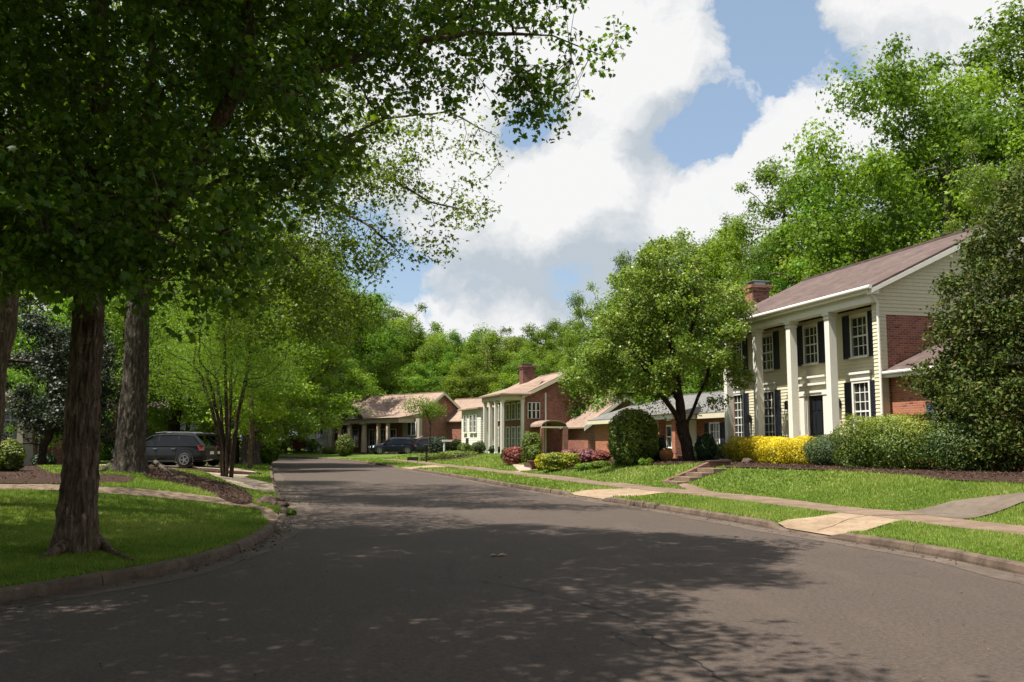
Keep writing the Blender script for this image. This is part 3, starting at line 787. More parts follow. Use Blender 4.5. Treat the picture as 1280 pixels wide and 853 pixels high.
def clapboards(mb, F, u0, u1, z0, z1, holes=(), exp=.125, top=None, depth=.12):
    """lapped boards; top(u-interval at z) for gables"""
    z = z0
    while z < z1 - 1e-3:
        zt = min(z+exp, z1); iv = [(u0, u1)]
        if top: iv = [top(zt)]
        for a, b, c, d in holes:
            if c < (z+zt)/2 < d:
                iv = [t for (p, q) in iv for t in ((p, min(q, a)), (max(p, b), q)) if t[1]-t[0] > .01]
        for a, b in iv:
            if b <= a: continue
            mb.quad(F.pt(a, z, .022), F.pt(b, z, .022), F.pt(b, zt, .004), F.pt(a, zt, .004))
            mb.quad(F.pt(a, z, .0), F.pt(b, z, .0), F.pt(b, z, .022), F.pt(a, z, .022))
        z += exp
    for a, b, c, d in holes:
        for p, q in (((a, c), (b, c)), ((b, c), (b, d)), ((b, d), (a, d)), ((a, d), (a, c))):
            mb.quad(F.pt(*p, .02), F.pt(*q, .02), F.pt(*q, -depth), F.pt(*p, -depth))
def window(root, F, u, z, w, h, cols=3, rows=4, n=0.0, mat='trim_white', casing=.09, head=False, sill=True, glass='glass_dark'):
    """window (its frame) > sash bars, pane, sill; n = how far the glass sits in front of the wall"""
    f = MB(); c = casing
    F.box(f, u-w/2-c, u-w/2, z-c*.4, z+h+c, n-.03, n+.05); F.box(f, u+w/2, u+w/2+c, z-c*.4, z+h+c, n-.03, n+.05)
    F.box(f, u-w/2, u+w/2, z+h, z+h+c, n-.03, n+.047); F.box(f, u-w/2, u+w/2, z-c*.4, z, n-.03, n+.047)
    if head:
        F.box(f, u-w/2-c*1.6, u+w/2+c*1.6, z+h+c, z+h+c+.22, n-.03, n+.07); F.box(f, u-w/2-c*2.4, u+w/2+c*2.4, z+h+c+.22, z+h+c+.30, n-.03, n+.13)
    o = f.build('window', M[mat], root)
    g = MB(); F.box(g, u-w/2, u+w/2, z, z+h, n-.06, n-.035); g.build('pane', M[glass], o)
    s = MB(); t = .014
    for i in range(1, cols): F.box(s, u-w/2+w*i/cols-t, u-w/2+w*i/cols+t, z, z+h, n-.035, n-.012)
    for j in range(1, rows):
        tt = t*2 if j*2 == rows else t
        F.box(s, u-w/2, u+w/2, z+h*j/rows-tt, z+h*j/rows+tt, n-.034, n-.008 if j*2 == rows else n-.014)
    s.build('sash_bars', M[mat], o)
    if sill:
        l = MB(); F.box(l, u-w/2-c*1.3, u+w/2+c*1.3, z-c*.4-.055, z-c*.4, n-.03, n+.11); l.build('sill', M[mat], o)
    return o
def shutter(root, F, u, z, w, h, n=.02, mat='shutter_navy'):
    s = MB(); st = .055
    F.box(s, u-w/2, u-w/2+st, z, z+h, n, n+.045); F.box(s, u+w/2-st, u+w/2, z, z+h, n, n+.045)
    for a in (0, h*.5-st/2, h-st): F.box(s, u-w/2+st, u+w/2-st, z+a, z+a+st, n, n+.043)
    k = z + st
    while k < z+h-st: # slats
        F.box(s, u-w/2+st, u+w/2-st, k, k+.03, n+.012, n+.034); k += .055
    F.box(s, u-w/2+st, u+w/2-st, z, z+h, n, n+.012)
    return s.build('shutter', M[mat], root)
def slab_roof(mb, x0, x1, y0, y1, h, xr, zr, t=.11, over=.3, oy=.25):
    """gable roof with ridge along y; eaves at x0-over and x1+over lying on the slope"""
    s1 = (zr-h)/(xr-x0); s2 = (zr-h)/(x1-xr)
    a = (x0-over, h-over*s1); b = (xr, zr); c = (x1+over, h-over*s2)
    for p, q in ((a, b), (c, b)):
        mb.prism([(p[0], y0-oy, p[1]), (q[0], y0-oy, q[1]), (q[0], y0-oy, q[1]+t), (p[0], y0-oy, p[1]+t)], (0, y1-y0+2*oy, 0))
    mb.box(xr-.12, xr+.12, y0-oy, y1+oy, zr+t*.55, zr+t+.035)
def roofx(mb, y0, y1, x0, x1, h, yr, zr, t=.10, over=.3, ox=.25):
    """gable roof with ridge along x"""
    s1 = (zr-h)/(yr-y0); s2 = (zr-h)/(y1-yr)
    a = (y0-over, h-over*s1); b = (yr, zr); c = (y1+over, h-over*s2)
    for p, q in ((a, b), (c, b)):
        mb.prism([(x0-ox, p[0], p[1]), (x0-ox, q[0], q[1]), (x0-ox, q[0], q[1]+t), (x0-ox, p[0], p[1]+t)], (x1-x0+2*ox, 0, 0))
def hip(mb, x0, x1, y0, y1, h, rise, o=.35, t=.12):
    x0 -= o; x1 += o; y0 -= o; y1 += o; w = min(x1-x0, y1-y0)/2
    if x1-x0 < y1-y0: r = [((x0+x1)/2, y0+w, h+rise), ((x0+x1)/2, y1-w, h+rise)]
    else: r = [(x0+w, (y0+y1)/2, h+rise), (x1-w, (y0+y1)/2, h+rise)]
    b = [(x0, y0, h), (x1, y0, h), (x1, y1, h), (x0, y1, h)]; b2 = [(p[0], p[1], h+t) for p in b]; r = [(p[0], p[1], p[2]+t) for p in r]
    mb.add(b + b2, [(3,2,1,0), (0,1,5,4), (1,2,6,5), (2,3,7,6), (3,0,4,7)])
    if x1-x0 < y1-y0: mb.add(b2+r, [(0,1,4), (1,2,5,4), (2,3,5), (3,0,4,5)])
    else: mb.add(b2+r, [(0,1,5,4), (1,2,5), (2,3,4,5), (3,0,4)])
def square_column(root, x, y, z0, z1, w, mat='white_paint'):
    c = MB(); h = w/2
    c.box(x-h, x+h, y-h, y+h, z0+.22, z1-.24); c.box(x-h-.04, x+h+.04, y-h-.04, y+h+.04, z0, z0+.22)
    c.box(x-h-.025, x+h+.025, y-h-.025, y+h+.025, z1-.24, z1-.17); c.box(x-h-.012, x+h+.012, y-h-.012, y+h+.012, z1-.17, z1-.10); c.box(x-h-.055, x+h+.055, y-h-.055, y+h+.055, z1-.10, z1)
    return c.build('column', M[mat], root)
def round_column(root, x, y, z0, z1, r, mat='white_paint'):
    c = MB(); c.box(x-r*1.3, x+r*1.3, y-r*1.3, y+r*1.3, z0, z0+.12)
    c.lathe([(r*1.2, z0+.12), (r*1.18, z0+.2), (r, z0+.26), (r, z0+(z1-z0)*.35), (r*.84, z1-.24), (r*.95, z1-.18), (r*1.15, z1-.12)], x, y, 16)
    c.box(x-r*1.3, x+r*1.3, y-r*1.3, y+r*1.3, z1-.12, z1); return c.build('column', M[mat], root)
def chimney(root, x0, x1, y0, y1, z0, z1, mat='brick_old', cap='metal_cap'):
    c = MB(); c.box(x0, x1, y0, y1, z0, z1-.3); c.box(x0-.05, x1+.05, y0-.05, y1+.05, z1-.3, z1-.15); c.box(x0-.1, x1+.1, y0-.1, y1+.1, z1-.15, z1)
    o = c.build('chimney', M[mat], root); xm, ym = (x0+x1)/2, (y0+y1)/2; w = (x1-x0)*.32
    k = MB(); k.box(xm-w, xm+w, ym-w, ym+w, z1, z1+.16); k.box(xm-w*1.5, xm+w*1.5, ym-w*1.5, ym+w*1.5, z1+.16, z1+.20); k.build('chimney_cap', M[cap], o)
    return o
def on(root_xy, ang, px, py, xloc=None, yloc=None):
    """survey: where the sight line through (px,py) meets the house plane x=xloc (or y=yloc); returns local (x, y, z_world)"""
    r = ray(px, py); ex = (math.cos(ang), math.sin(ang)); ey = (-ex[1], ex[0])
    rx = r[0]*ex[0]+r[1]*ex[1]; ry = r[0]*ey[0]+r[1]*ey[1]; ox = root_xy[0]*ex[0]+root_xy[1]*ex[1]; oy = root_xy[0]*ey[0]+root_xy[1]*ey[1]
    t = (xloc+ox)/rx if xloc is not None else (yloc+oy)/ry
    return rx*t-ox, ry*t-oy, EYE + r[2]*t

# ---- the white columned house on the right
def house_right():
    zb = .74
    h = empty('columned_house', (12.0, 30.0, zb), A1, 'two storey cream house with tall white square columns, navy shutters and a brick side wall', 'house')
    REC, LEN, EZ, DEP = .8, 11.6, 5.98, 9.8
    XRG, ZR = 4.8, 8.28
    Fr = Face('front', REC); Sd = Face('side', 0.0); s = (ZR-EZ)/(XRG+.3)
    up = [2.08, 5.12, 8.38, 11.0]; lo = [2.1, 8.38]
    UZ, UH, LZ, LH, W = 3.86, 1.40, .92, 1.98, .86
    holes = [(u-W/2, u+W/2, UZ, UZ+UH) for u in up] + [(u-W/2, u+W/2, LZ, LZ+LH) for u in lo] + [(11-W/2, 11+W/2, LZ, LZ+LH)]
    DY, DW, DH = 5.0, .98, 2.32; D0 = .28
    holes.append((DY-DW/2-.3, DY+DW/2+.3, D0, D0+DH+.05))
    mb = MB(); clapboards(mb, Fr, .2, LEN, .2, 5.5, holes); panels(mb, Fr, 0, LEN, -.3, .2, [])
    mb.build('siding_wall', M['cream_paint'], h)
    # side wall: brick to the beam, boards in the gable
    mb = MB(); G = Face('side', 0.0)
    mb.box(.05, DEP, .0, .2, -.4, 5.02); mb.box(DEP-.2, DEP, .2, LEN, -.4, EZ); mb.box(REC, DEP-.2, LEN-.2, LEN, -.4, 5.02)
    mb.build('brick_wall', M['brick_old'], h)
    mb = MB(); gs = (ZR-.1-5.9)/(XRG)
    def top(z): return (.0 if z < 5.9 else (z-5.9)/gs, DEP if z < 5.9 else DEP-(z-5.9)/gs)
    clapboards(mb, G, .0, DEP, 5.02, ZR-.16, (), .125, top)
    mb.add([(0, .005, 5.02), (DEP, .005, 5.02), (DEP, .005, 5.9), (XRG, .005, ZR-.1), (0, .005, 5.9)], [(0,1,2,3,4)]); mb.build('gable', M['cream_paint'], h); mb = MB()
    mb.add([(0, LEN, 5.02), (DEP, LEN, 5.02), (DEP, LEN, 5.9), (XRG, LEN, ZR-.1), (0, LEN, 5.9)], [(0,1,2,3,4)])
    mb.build('gable', M['cream_paint'], h)
    # corner return under the eave: boarded end pier
    mb = MB(); P = Face('front', 0.02); clapboards(mb, P, .0, .26, -.3, 5.4, (), .125); mb.box(.03, REC+.05, .012, .2, -.4, 5.4); mb.box(.022, .13, -.02, .01, -.4, 5.0); clapboards(mb, Face('side', -.01), .03, .33, -.3, 5.02, (), .125)
    mb.build('corner_pier', M['cream_paint'], h)
    # roof
    mb = MB(); slab_roof(mb, 0, DEP-.2, 0, LEN, EZ, XRG, ZR, .10, .34, .28); mb.build('roof', M['shingle_brown'], h)
    mb = MB() # fascia, rakes, soffit, beam
    mb.box(-.36, -.32, -.28, LEN+.28, EZ-.26, EZ-.04); mb.box(-.32, REC, -.0, LEN, EZ-.26, EZ-.235)
    mb.box(-.20, .16, .0, LEN, 5.42, 5.62); mb.box(-.17, .13, .0, LEN, 5.62, EZ-.262)
    mb.build('eave_trim', M['white_paint'], h)
    for y in (-.30, LEN+.26):
        rakes(h, 'white_paint', ([(-.36, y, EZ-.30), (XRG, y, ZR-.24+.06), (XRG, y, ZR+.02), (-.36, y, EZ-.36*s+.0)], (0, .045, 0)),
              ([(DEP+.2, y, EZ-.30), (XRG, y, ZR-.24+.06), (XRG, y, ZR+.02), (DEP+.2, y, EZ-.36*s)], (0, .045, 0)))
    mb = MB(); mb.prism([(-.355, -.255, EZ-.32), (-.05, -.255, EZ-.32), (-.05, -.255, EZ+.0), (-.355, -.255, EZ-.12)], (0, .25, 0)); mb.build('eave_return', M['white_paint'], h)
    mb = MB(); mb.prism([(-.3, -.255, EZ-.28), (XRG, -.255, ZR-.16), (XRG, -.255, ZR-.135), (-.3, -.255, EZ-.25)], (0, .26, 0)); mb.build('soffit', M['white_paint'], h)
    g = MB(); g.tube([(-.42, -.3, EZ-.10), (-.42, LEN+.3, EZ-.10)], .065, 10); g.build('gutter', M['trim_white'], h)
    d = MB(); d.tube([(-.40, -.10, EZ-.16), (-.15, -.12, EZ-.42), (-.03, -.10, EZ-.62), (-.03, -.10, 0.0), (-.18, -.12, -.15)], .045, 8); d.build('downspout', M['white_paint'], h)
    d = MB(); d.tube([(REC-.06, 9.45, 5.4), (REC-.06, 9.45, 0)], .05, 8); d.build('downspout', M['black_metal'], h)
    for y in (2.65, 5.22, 7.8, 10.4): square_column(h, 0, y, .18, 5.42, .285)
    mb = MB(); mb.box(-.35, REC, .26, LEN, -.35, .18); mb.build('porch_floor', M['foundation'], h)
    for i, u in enumerate(up):
        window(h, Fr, u, UZ, W, UH, 3, 4, 0.0, head=False)
        for k in (-1, 1): shutter(h, Fr, u+k*(W/2+.10+.21), UZ-.06, .40, UH+.16)
    for u in lo + [11.0]:
        window(h, Fr, u, LZ, W, LH, 3, 6, 0.0, head=True)
        for k in (-1, 1): shutter(h, Fr, u+k*(W/2+.10+.21), LZ-.06, .40, LH+.12)
    # entrance
    mb = MB(); a, b = DY-DW/2, DY+DW/2
    for u0, u1 in ((a-.14, a-.003), (b+.003, b+.14)): Fr.box(mb, u0, u1, D0, D0+DH, -.10, -.02)
    for u in (a-.30, b+.30): Fr.box(mb, u-.15, u+.15, D0, D0+DH+.1, .0, .09); Fr.box(mb, u-.17, u+.17, D0+DH, D0+DH+.1, .0, .12); Fr.box(mb, u-.17, u+.17, D0, D0+.18, 0, .11)
    Fr.box(mb, a-.45, b+.45, D0+DH+.10, D0+DH+.38, .0, .10); Fr.box(mb, a-.50, b+.50, D0+DH+.38, D0+DH+.46, .0, .19); Fr.box(mb, a-.44, b+.44, D0+DH+.46, D0+DH+.66, .0, .08); Fr.box(mb, a-.5, b+.5, D0+DH+.66, D0+DH+.73, .0, .22)
    Fr.box(mb, a-.15, b+.15, D0+DH, D0+DH+.10, -.10, .06); mb.build('door_surround', M['white_paint'], h)
    mb = MB(); Fr.box(mb, a, b, D0, D0+DH, -.09, -.05)
    for u in (a+.14, DY+.06):
        for z, hh in ((.2, .55), (.88, .75), (1.76, .42)): Fr.box(mb, u, u+DW/2-.2, D0+z, D0+z+hh, -.05, -.032)
    dr = mb.build('door', M['door_black'], h)
    mb = MB(); mb.lathe([(.02, 0), (.035, .01), (.035, .04), (.01, .05)], 0, 0, 10); k = mb.build('door_handle', M['rim_metal'], dr); k.location = Fr.pt(b-.09, D0+1.0, -.03); k.rotation_euler = (0, R(-90), 0)
    for u in (6.75, 3.35):
        mb = MB(); Fr.box(mb, u-.03, u+.03, 2.05, 2.35, .02, .06); Fr.box(mb, u-.07, u+.07, 2.12, 2.36, .10, .24); Fr.box(mb, u-.09, u+.09, 2.36, 2.40, .08, .26); Fr.box(mb, u-.05, u+.05, 2.40, 2.47, .12, .22); Fr.box(mb, u-.02, u+.02, 2.28, 2.31, .05, .12)
        mb.build('wall_lantern', M['black_metal'], h)
    mb = MB(); Fr.box(mb, 9.86, 9.92, 1.6, 1.95, .02, .06); Fr.box(mb, 9.82, 9.96, 1.66, 1.96, .1, .24); Fr.box(mb, 9.80, 9.98, 1.96, 2.0, .08, .26); mb.build('wall_lantern', M['black_metal'], h)
    chimney(h, 2.9, 3.8, 13.3, 14.0, -.3, 8.35, 'brick_old')
    # garage wing running toward the viewer
    mb = MB(); WF = Face('front', .42)
    wy0, wy1 = -7.5, -.02; holes = [(-3.2, -2.25, .55, 1.95)]
    panels(mb, WF, wy0, wy1, -.4, 3.12, holes); mb.box(.44, 6.4, wy0, wy0+.15, -.4, 3.1); mb.prism([(.44, wy0, 3.1), (6.4, wy0, 3.1), (3.4, wy0, 4.38)], (0, .15, 0)); mb.box(6.25, 6.4, wy0+.15, wy1, -.4, 3.1)
    mb.build('wing_wall', M['brick_red'], h)
    mb = MB(); slab_roof(mb, .42, 6.4, wy0, wy1-.24, 3.17, 3.4, 4.5, .10, .30, .22); mb.build('wing_roof', M['shingle_brown'], h)
    mb = MB(); mb.box(.08, .12, wy0-.2, wy1, 2.92, 3.12); mb.box(.12, .42, wy0-.2, wy1, 2.92, 2.945); mb.build('wing_eave', M['trim_white'], h)
    g = MB(); g.tube([(.05, wy0-.2, 3.07), (.05, wy1, 3.07)], .055, 8); g.build('gutter', M['trim_white'], h)
    window(h, WF, -2.72, .55, .95, 1.4, 3, 4, 0.0)
    for u in (-1.92, -3.52): shutter(h, WF, u, .5, .42, 1.55, mat='shutter_blue')
    return h
HOUSE1 = house_right()

# ---- low brick house behind the flowering tree
def bungalow():
    o = h1w(1.7, 12.6); zb = .60; o2 = o
    h = empty('brick_bungalow', (o[0], o[1], zb), A1, 'low brick house with pale grey roof half hidden behind the round flowering tree', 'house')
    Fr = Face('front', 0.0); L = 20.0; D = 8.0; E = 2.42
    _, yw, _ = on(o2, A1, 894, 540, xloc=0.0)
    yw = max(1.2, min(yw, 3.0))
    holes = [(yw-.5, yw+.5, .35, 1.85), (4.6, 5.6, .1, 2.15), (7.2, 8.3, .7, 1.8), (15.2, 16.4, .7, 1.9)]
    mb = MB(); panels(mb, Fr, 0, L, -.4, E, holes); mb.box(.02, D, 0, .18, -.4, E); mb.prism([(0, 0, E), (D, 0, E), (D/2, 0, E+1.2)], (0, .18, 0)); mb.box(.02, D, L-.18, L, -.4, E); mb.prism([(0, L-.18, E), (D, L-.18, E), (D/2, L-.18, E+1.2)], (0, .18, 0)); mb.box(D-.18, D, .18, L-.18, -.4, E)
    mb.build('wall', M['brick_red'], h)
    mb = MB(); slab_roof(mb, 0, D, 0, L, E+.04, D/2, E+1.35, .1, .45, .3); mb.build('roof', M['shingle_grey'], h)
    mb = MB(); mb.box(-.50, -.46, -.3, L+.3, E-.30, E-.08); mb.box(-.46, 0, -.3, L+.3, E-.30, E-.275)
    mb.build('eave_trim', M['cream_paint'], h)
    window(h, Fr, yw, .35, .95, 1.5, 3, 4, 0)
    for k in (-1, 1): shutter(h, Fr, yw+k*.82, .3, .42, 1.6)
    window(h, Fr, 7.75, .7, 1.1, 1.1, 2, 2, 0); window(h, Fr, 15.8, .7, 1.2, 1.2, 2, 2, 0)
    mb = MB(); Fr.box(mb, 4.66, 5.54, .1, 2.1, -.09, -.04); Fr.box(mb, 4.8, 5.4, 1.2, 1.9, -.04, -.02); mb.build('door', M['trim_white'], h)
    # porch pillars
    for y in (4.1, 6.1): mb = MB(); mb.box(-1.5, -1.1, y-.2, y+.2, -.3, E-.3); mb.build('pillar', M['brick_red'], h)
    mb = MB(); mb.box(-1.75, -.5, 3.6, 6.6, E-.3, E-.05); mb.build('porch_beam', M['white_paint'], h)
    mb = MB(); mb.prism([(-1.9, 3.4, E-.05), (-.3, 3.4, E-.05), (-.3, 3.4, E+.35)], (0, 3.4, 0)); mb.build('porch_roof', M['shingle_grey'], h)
bungalow()

# ---- middle distance: brick house with white columned porch
def house_mid():
    zb = .50; ang = R(17.5); O = (.95, 72.0)
    h = empty('portico_house', (*O, zb), ang, 'brick house with hipped porch on tall white columns and a stepped chimney', 'house')
    D, L, E = 8.0, 11.0, 4.75; xr, zr = 3.9, 6.65
    mb = MB(); mb.box(0, D, 0, .2, -.5, E); mb.prism([(0, 0, E), (D, 0, E), (xr, 0, zr-.05)], (0, .2, 0)); mb.box(0, .2, .2, L, -.5, E); mb.box(D-.2, D, .2, L, -.5, E); mb.box(.2, D-.2, L-.2, L, -.5, E); mb.prism([(0, L-.2, E), (D, L-.2, E), (xr, L-.2, zr-.05)], (0, .2, 0))
    mb.build('wall', M['brick_old'], h)
    mb = MB(); slab_roof(mb, 0, D, 0, L, E, xr, zr, .1, .3, .35); mb.build('roof', M['shingle_tan'], h)
    for a, za in ((-.3, E-.3*(zr-E)/xr), (D+.3, E-.3*(zr-E)/(D-xr))): rakes(h, 'cream_paint', ([(a, -.37, za-.22), (xr, -.37, zr-.24), (xr, -.37, zr+.02), (a, -.37, za+.02)], (0, .05, 0)))
    d = MB(); d.tube([(1.75, -.08, 4.9), (1.75, -.08, .0)], .07, 8); d.build('downspout', M['white_paint'], h)
    # columned porch
    px0, y0, y1 = -1.75, -.15, 5.3
    mb = MB(); mb.box(px0-.2, 0, y0, y1, E-.42, E-.08); mb.build('porch_beam', M['cream_paint'], h)
    mb = MB(); o = .38; a = [(px0-o, y0-o, E-.08), (.4, y0-o, E-.08), (.4, y1+o, E-.08), (px0-o, y1+o, E-.08)]; t = .12
    b = [(p[0], p[1], p[2]+t) for p in a]; r = [(2.2, y0+1.6, 6.15), (2.2, y1-1.2, 6.15)]
    mb.add(a+b+r, [(3,2,1,0), (0,1,5,4), (2,3,7,6), (3,0,4,7), (4,5,8), (5,6,9,8), (6,7,9), (7,4,8,9)]); mb.build('porch_roof', M['shingle_tan'], h)
    for x, y in ((px0, .1), (px0, 1.8), (px0, 3.4), (px0, 5.0), (-.12, .1)): square_column(h, x, y, .0, E-.42, .23)
    mb = MB(); mb.box(px0-.3, 0, y0, y1, -.5, .0); mb.build('porch_floor', M['foundation'], h)
    Fr = Face('front', 0.0)
    for y in (1.0, 2.5, 4.0, 7.0): window(h, Fr, y, 2.9, .8, 1.2, 2, 3, .075, casing=.1); window(h, Fr, y, .5, .8, 1.7, 2, 4, .075, casing=.1)
    sf = Face('side', 0.0)
    for k in range(3): window(h, sf, .42+.35*k, 2.9, .22, 1.2, 1, 2, .075, casing=.05, sill=False)
    chimney(h, 2.4, 3.5, 7.6, 8.6, 5.0, 7.7, 'brick_dark')
    # side porch with arched roof, brick pillars
    mb = MB()
    n = 10
    for k in range(n):
        a0 = math.pi*k/n; a1 = math.pi*(k+1)/n
        P = [(1.4-math.cos(t)*1.0, 2.2+math.sin(t)*.42) for t in (a0, a1)]
        mb.prism([(P[0][0], -3.0, P[0][1]), (P[1][0], -3.0, P[1][1]), (P[1][0], -3.0, P[1][1]+.1), (P[0][0], -3.0, P[0][1]+.1)], (0, 2.95, 0))
    mb.build('side_porch_roof', M['shingle_tan'], h)
    mb = MB(); mb.box(.4, 2.4, -3.0, -2.9, 2.1, 2.22); mb.build('side_porch_beam', M['cream_paint'], h)
    mb = MB(); mb.box(2.1, 2.5, -3.0, -2.6, -.5, 2.2); mb.build('pillar', M['brick_old'], h)
    mb = MB(); mb.box(.35, .6, -3.0, -2.75, -.5, 2.1); mb.build('pillar', M['brick_old'], h)
    # low side wing
    mb = MB(); mb.box(3.3, 9.4, -5, -.01, -.5, 2.3); mb.prism([(3.3, -5, 2.3), (9.4, -5, 2.3), (6.35, -5, 4.3)], (0, .2, 0)); mb.build('wing_wall', M['brick_old'], h)
    mb = MB(); slab_roof(mb, 3.3, 9.4, -5, -.36, 2.35, 6.35, 4.5, .1, .4, .3); mb.build('wing_roof', M['shingle_tan'], h)
    s = 2.15/3.05
    for a, za in ((2.9, 2.35-.4*s), (9.8, 2.35-.4*s)): rakes(h, 'trim_white', ([(a, -5.33, za-.2), (6.35, -5.33, 4.28), (6.35, -5.33, 4.5), (a, -5.33, za+.02)], (0, .05, 0)))
    # white wing at the far end
    wx = -1.3
    mb = MB(); clapboards(mb, Face('side', 7.9), wx, 0, 0, 3.9, (), .2); clapboards(mb, Face('front', wx), 7.9, 14.5, -.4, 3.9, (), .2); mb.box(wx+.02, 6, 7.92, 14.5, -.5, 3.9); mb.build('wing_wall', M['white_paint'], h)
    mb = MB(); hip(mb, wx, 6, 8, 14.5, 3.9, 1.3, .35); mb.build('wing_roof', M['shingle_tan'], h)
    wf = Face('front', wx)
    for y in (9.6, 10.9, 13.0): window(h, wf, y, 1.9, .9, 1.5, 2, 3, .075, casing=.08)
    for y in (10.25,): shutter(h, wf, y, 1.8, .3, 1.7, .02)
    mb = MB(); wf.box(mb, 11.9, 12.8, -.2, 1.4, .02, .06); mb.build('door', M['shutter_navy'], h)
house_mid()

# ---- far house with pediment
def house_far():
    zb = .1; ang = R(44.5); O = (-10.6, 100.0)
    h = empty('pediment_house', (*O, zb), ang, 'long low house with a small grey pediment and round tapering porch columns', 'house')
    D, L, E, zr = 8.0, 17.0, 4.05, 6.9
    def Y(px, x=-2.3): return on(O, ang, px, 540, xloc=x)[1]
    mb = MB(); mb.box(0, D, 0, L, -.4, E); mb.prism([(0, 0, E), (D, 0, E), (D/2, 0, zr-.1)], (0, .2, 0)); mb.build('wall', M['brick_old'], h)
    mb = MB(); slab_roof(mb, 0, D, 0, L, E, D/2, zr, .1, .35, .35)
    mb.build('roof', M['shingle_tan'], h)
    s = (zr-E)/(D/2)
    for a in (-.35, D+.35): rakes(h, 'cream_paint', ([(a, -.38, E-.35*s-.25), (D/2, -.38, zr-.25), (D/2, -.38, zr+.02), (a, -.38, E-.35*s+.02)], (0, .06, 0)))
    ya, yb = Y(500), Y(412); pa, pb = Y(457), Y(429)
    mb = MB(); mb.box(-2.5, 0, ya, yb, E-.55, E-.02); mb.build('porch_beam', M['tan_trim'], h)
    mb = MB(); mb.prism([(-2.75, ya-.2, E-.02), (0.3, ya-.2, E-.02), (.3, ya-.2, E+.45)], (0, yb-ya+.4, 0)); mb.build('porch_roof', M['shingle_tan'], h)
    pm = (pa+pb)/2; hp = 1.55
    mb = MB(); mb.prism([(-2.55, pa, E+.02), (-2.55, pb, E+.02), (-2.55, pm, E+hp)], (.2, 0, 0)); pd = mb.build('pediment', M['gable_grey'], h)
    mb = MB(); mb.lathe([(.16, 0), (.16, .04)], 0, 0, 14); q = mb.build('gable_vent', M['white_paint'], pd); q.location = (-2.56, pm, E+.55); q.rotation_euler = (0, R(-90), 0)
    mb = MB()
    for a in (pa, pb): mb.prism([(-2.85, a + (a-pm)*.12, E-.06), (-2.85, pm, E+hp+.06), (-2.85, pm, E+hp+.26), (-2.85, a + (a-pm)*.12, E+.14)], (4.5, 0, 0))
    mb.build('pediment_roof', M['shingle_tan'], h)
    for px in (412.5, 424, 436, 454.5): round_column(h, -2.2, Y(px), .0, E-.55, .34 if px > 430 else .26, 'tan_trim')
    for px in (472, 484): square_column(h, -2.2, Y(px), .0, E-.55, .3, 'tan_trim')
    mb = MB(); mb.box(-2.6, 0, ya, yb, -.4, .3); mb.box(-3.4, -2.6, Y(458)-.8, Y(458)+.9, -.4, .12); mb.box(-3.0, -2.6, Y(458)-.7, Y(458)+.8, .12, .22); mb.build('porch_floor', M['stone'], h)
    Fr = Face('front', 0.0)
    for px in (427, 445, 466, 480, 492): window(h, Fr, Y(px, 0), .9, 1.0, 1.9, 2, 3, .075, casing=.1)
    mb = MB(); Fr.box(mb, Y(456, 0)-.5, Y(456, 0)+.5, .3, 2.5, .02, .08); mb.build('door', M['door_black'], h)
    # pale upper wall with shutter near the corner
    u0, u1 = Y(524, -.4), Y(503, -.4)
    mb = MB(); mb.box(-.4, 0, u0, u1, 1.9, E-.1); mb.build('bay_wall', M['beige_wall'], h)
    window(h, Face('front', -.4), (u0+u1)/2-.6, 2.2, .7, 1.3, 2, 3, .075)
    shutter(h, Face('front', -.4), (u0+u1)/2+.2, 2.2, .4, 1.3, .03, 'shutter_navy')
    mb = MB(); mb.prism([(-1.3, u0-.2, 1.6), (0, u0-.2, 1.6), (0, u0-.2, 2.1)], (0, u1-u0+.4, 0)); mb.build('bay_roof', M['shingle_tan'], h)
    # rear wing with its own gable
    w0, w1, wz = 4.7, 11.2, 6.3
    mb = MB(); mb.box(w0, w1, -3.2, -.02, -.4, 3.9); mb.prism([(w0, -3.2, 3.9), (w1, -3.2, 3.9), ((w0+w1)/2, -3.2, wz-.1)], (0, .2, 0)); mb.build('wing_wall', M['brick_old'], h)
    mb = MB(); slab_roof(mb, w0, w1, -3.2, 2, 3.9, (w0+w1)/2, wz, .1, .35, .3); mb.build('wing_roof', M['shingle_tan'], h)
    s = (wz-3.9)/((w1-w0)/2)
    for a in (w0-.35, w1+.35): rakes(h, 'cream_paint', ([(a, -3.53, 3.9-.35*s-.22), ((w0+w1)/2, -3.53, wz-.22), ((w0+w1)/2, -3.53, wz+.02), (a, -3.53, 3.9-.35*s+.02)], (0, .06, 0)))
    window(h, Face('side', -3.2), (w0+w1)/2-.6, 2.2, 1.3, 1.1, 2, 2, .075, casing=.12)
    window(h, Face('side', 0.0), 2.6, .6, .9, 1.3, 2, 2, .075)
    # white two storey end wing, hip roof, chimney
    a, b = Y(411, -1), Y(384, -1)
    mb = MB(); mb.box(-1.2, 6, a+.2, b, -.4, 3.7); mb.build('end_wing_wall', M['white_paint'], h)
    mb = MB(); hip(mb, -1.2, 6, a+.2, b, 3.7, 1.7, .5); mb.build('end_wing_roof', M['shingle_tan'], h)
    F2 = Face('front', -1.2); m = a + (b-a)*.35
    window(h, F2, m, 1.9, 1.6, 1.5, 3, 1, .075, casing=.12); 
    for k in (-.5, .5): window(h, F2, m+k, .0, .7, 1.1, 1, 1, .075, casing=.12)
    chimney(h, 1.6, 2.6, a+(b-a)*.35, a+(b-a)*.35+1.5, 3.6, 6.3, 'brick_old', 'stone')
house_far()

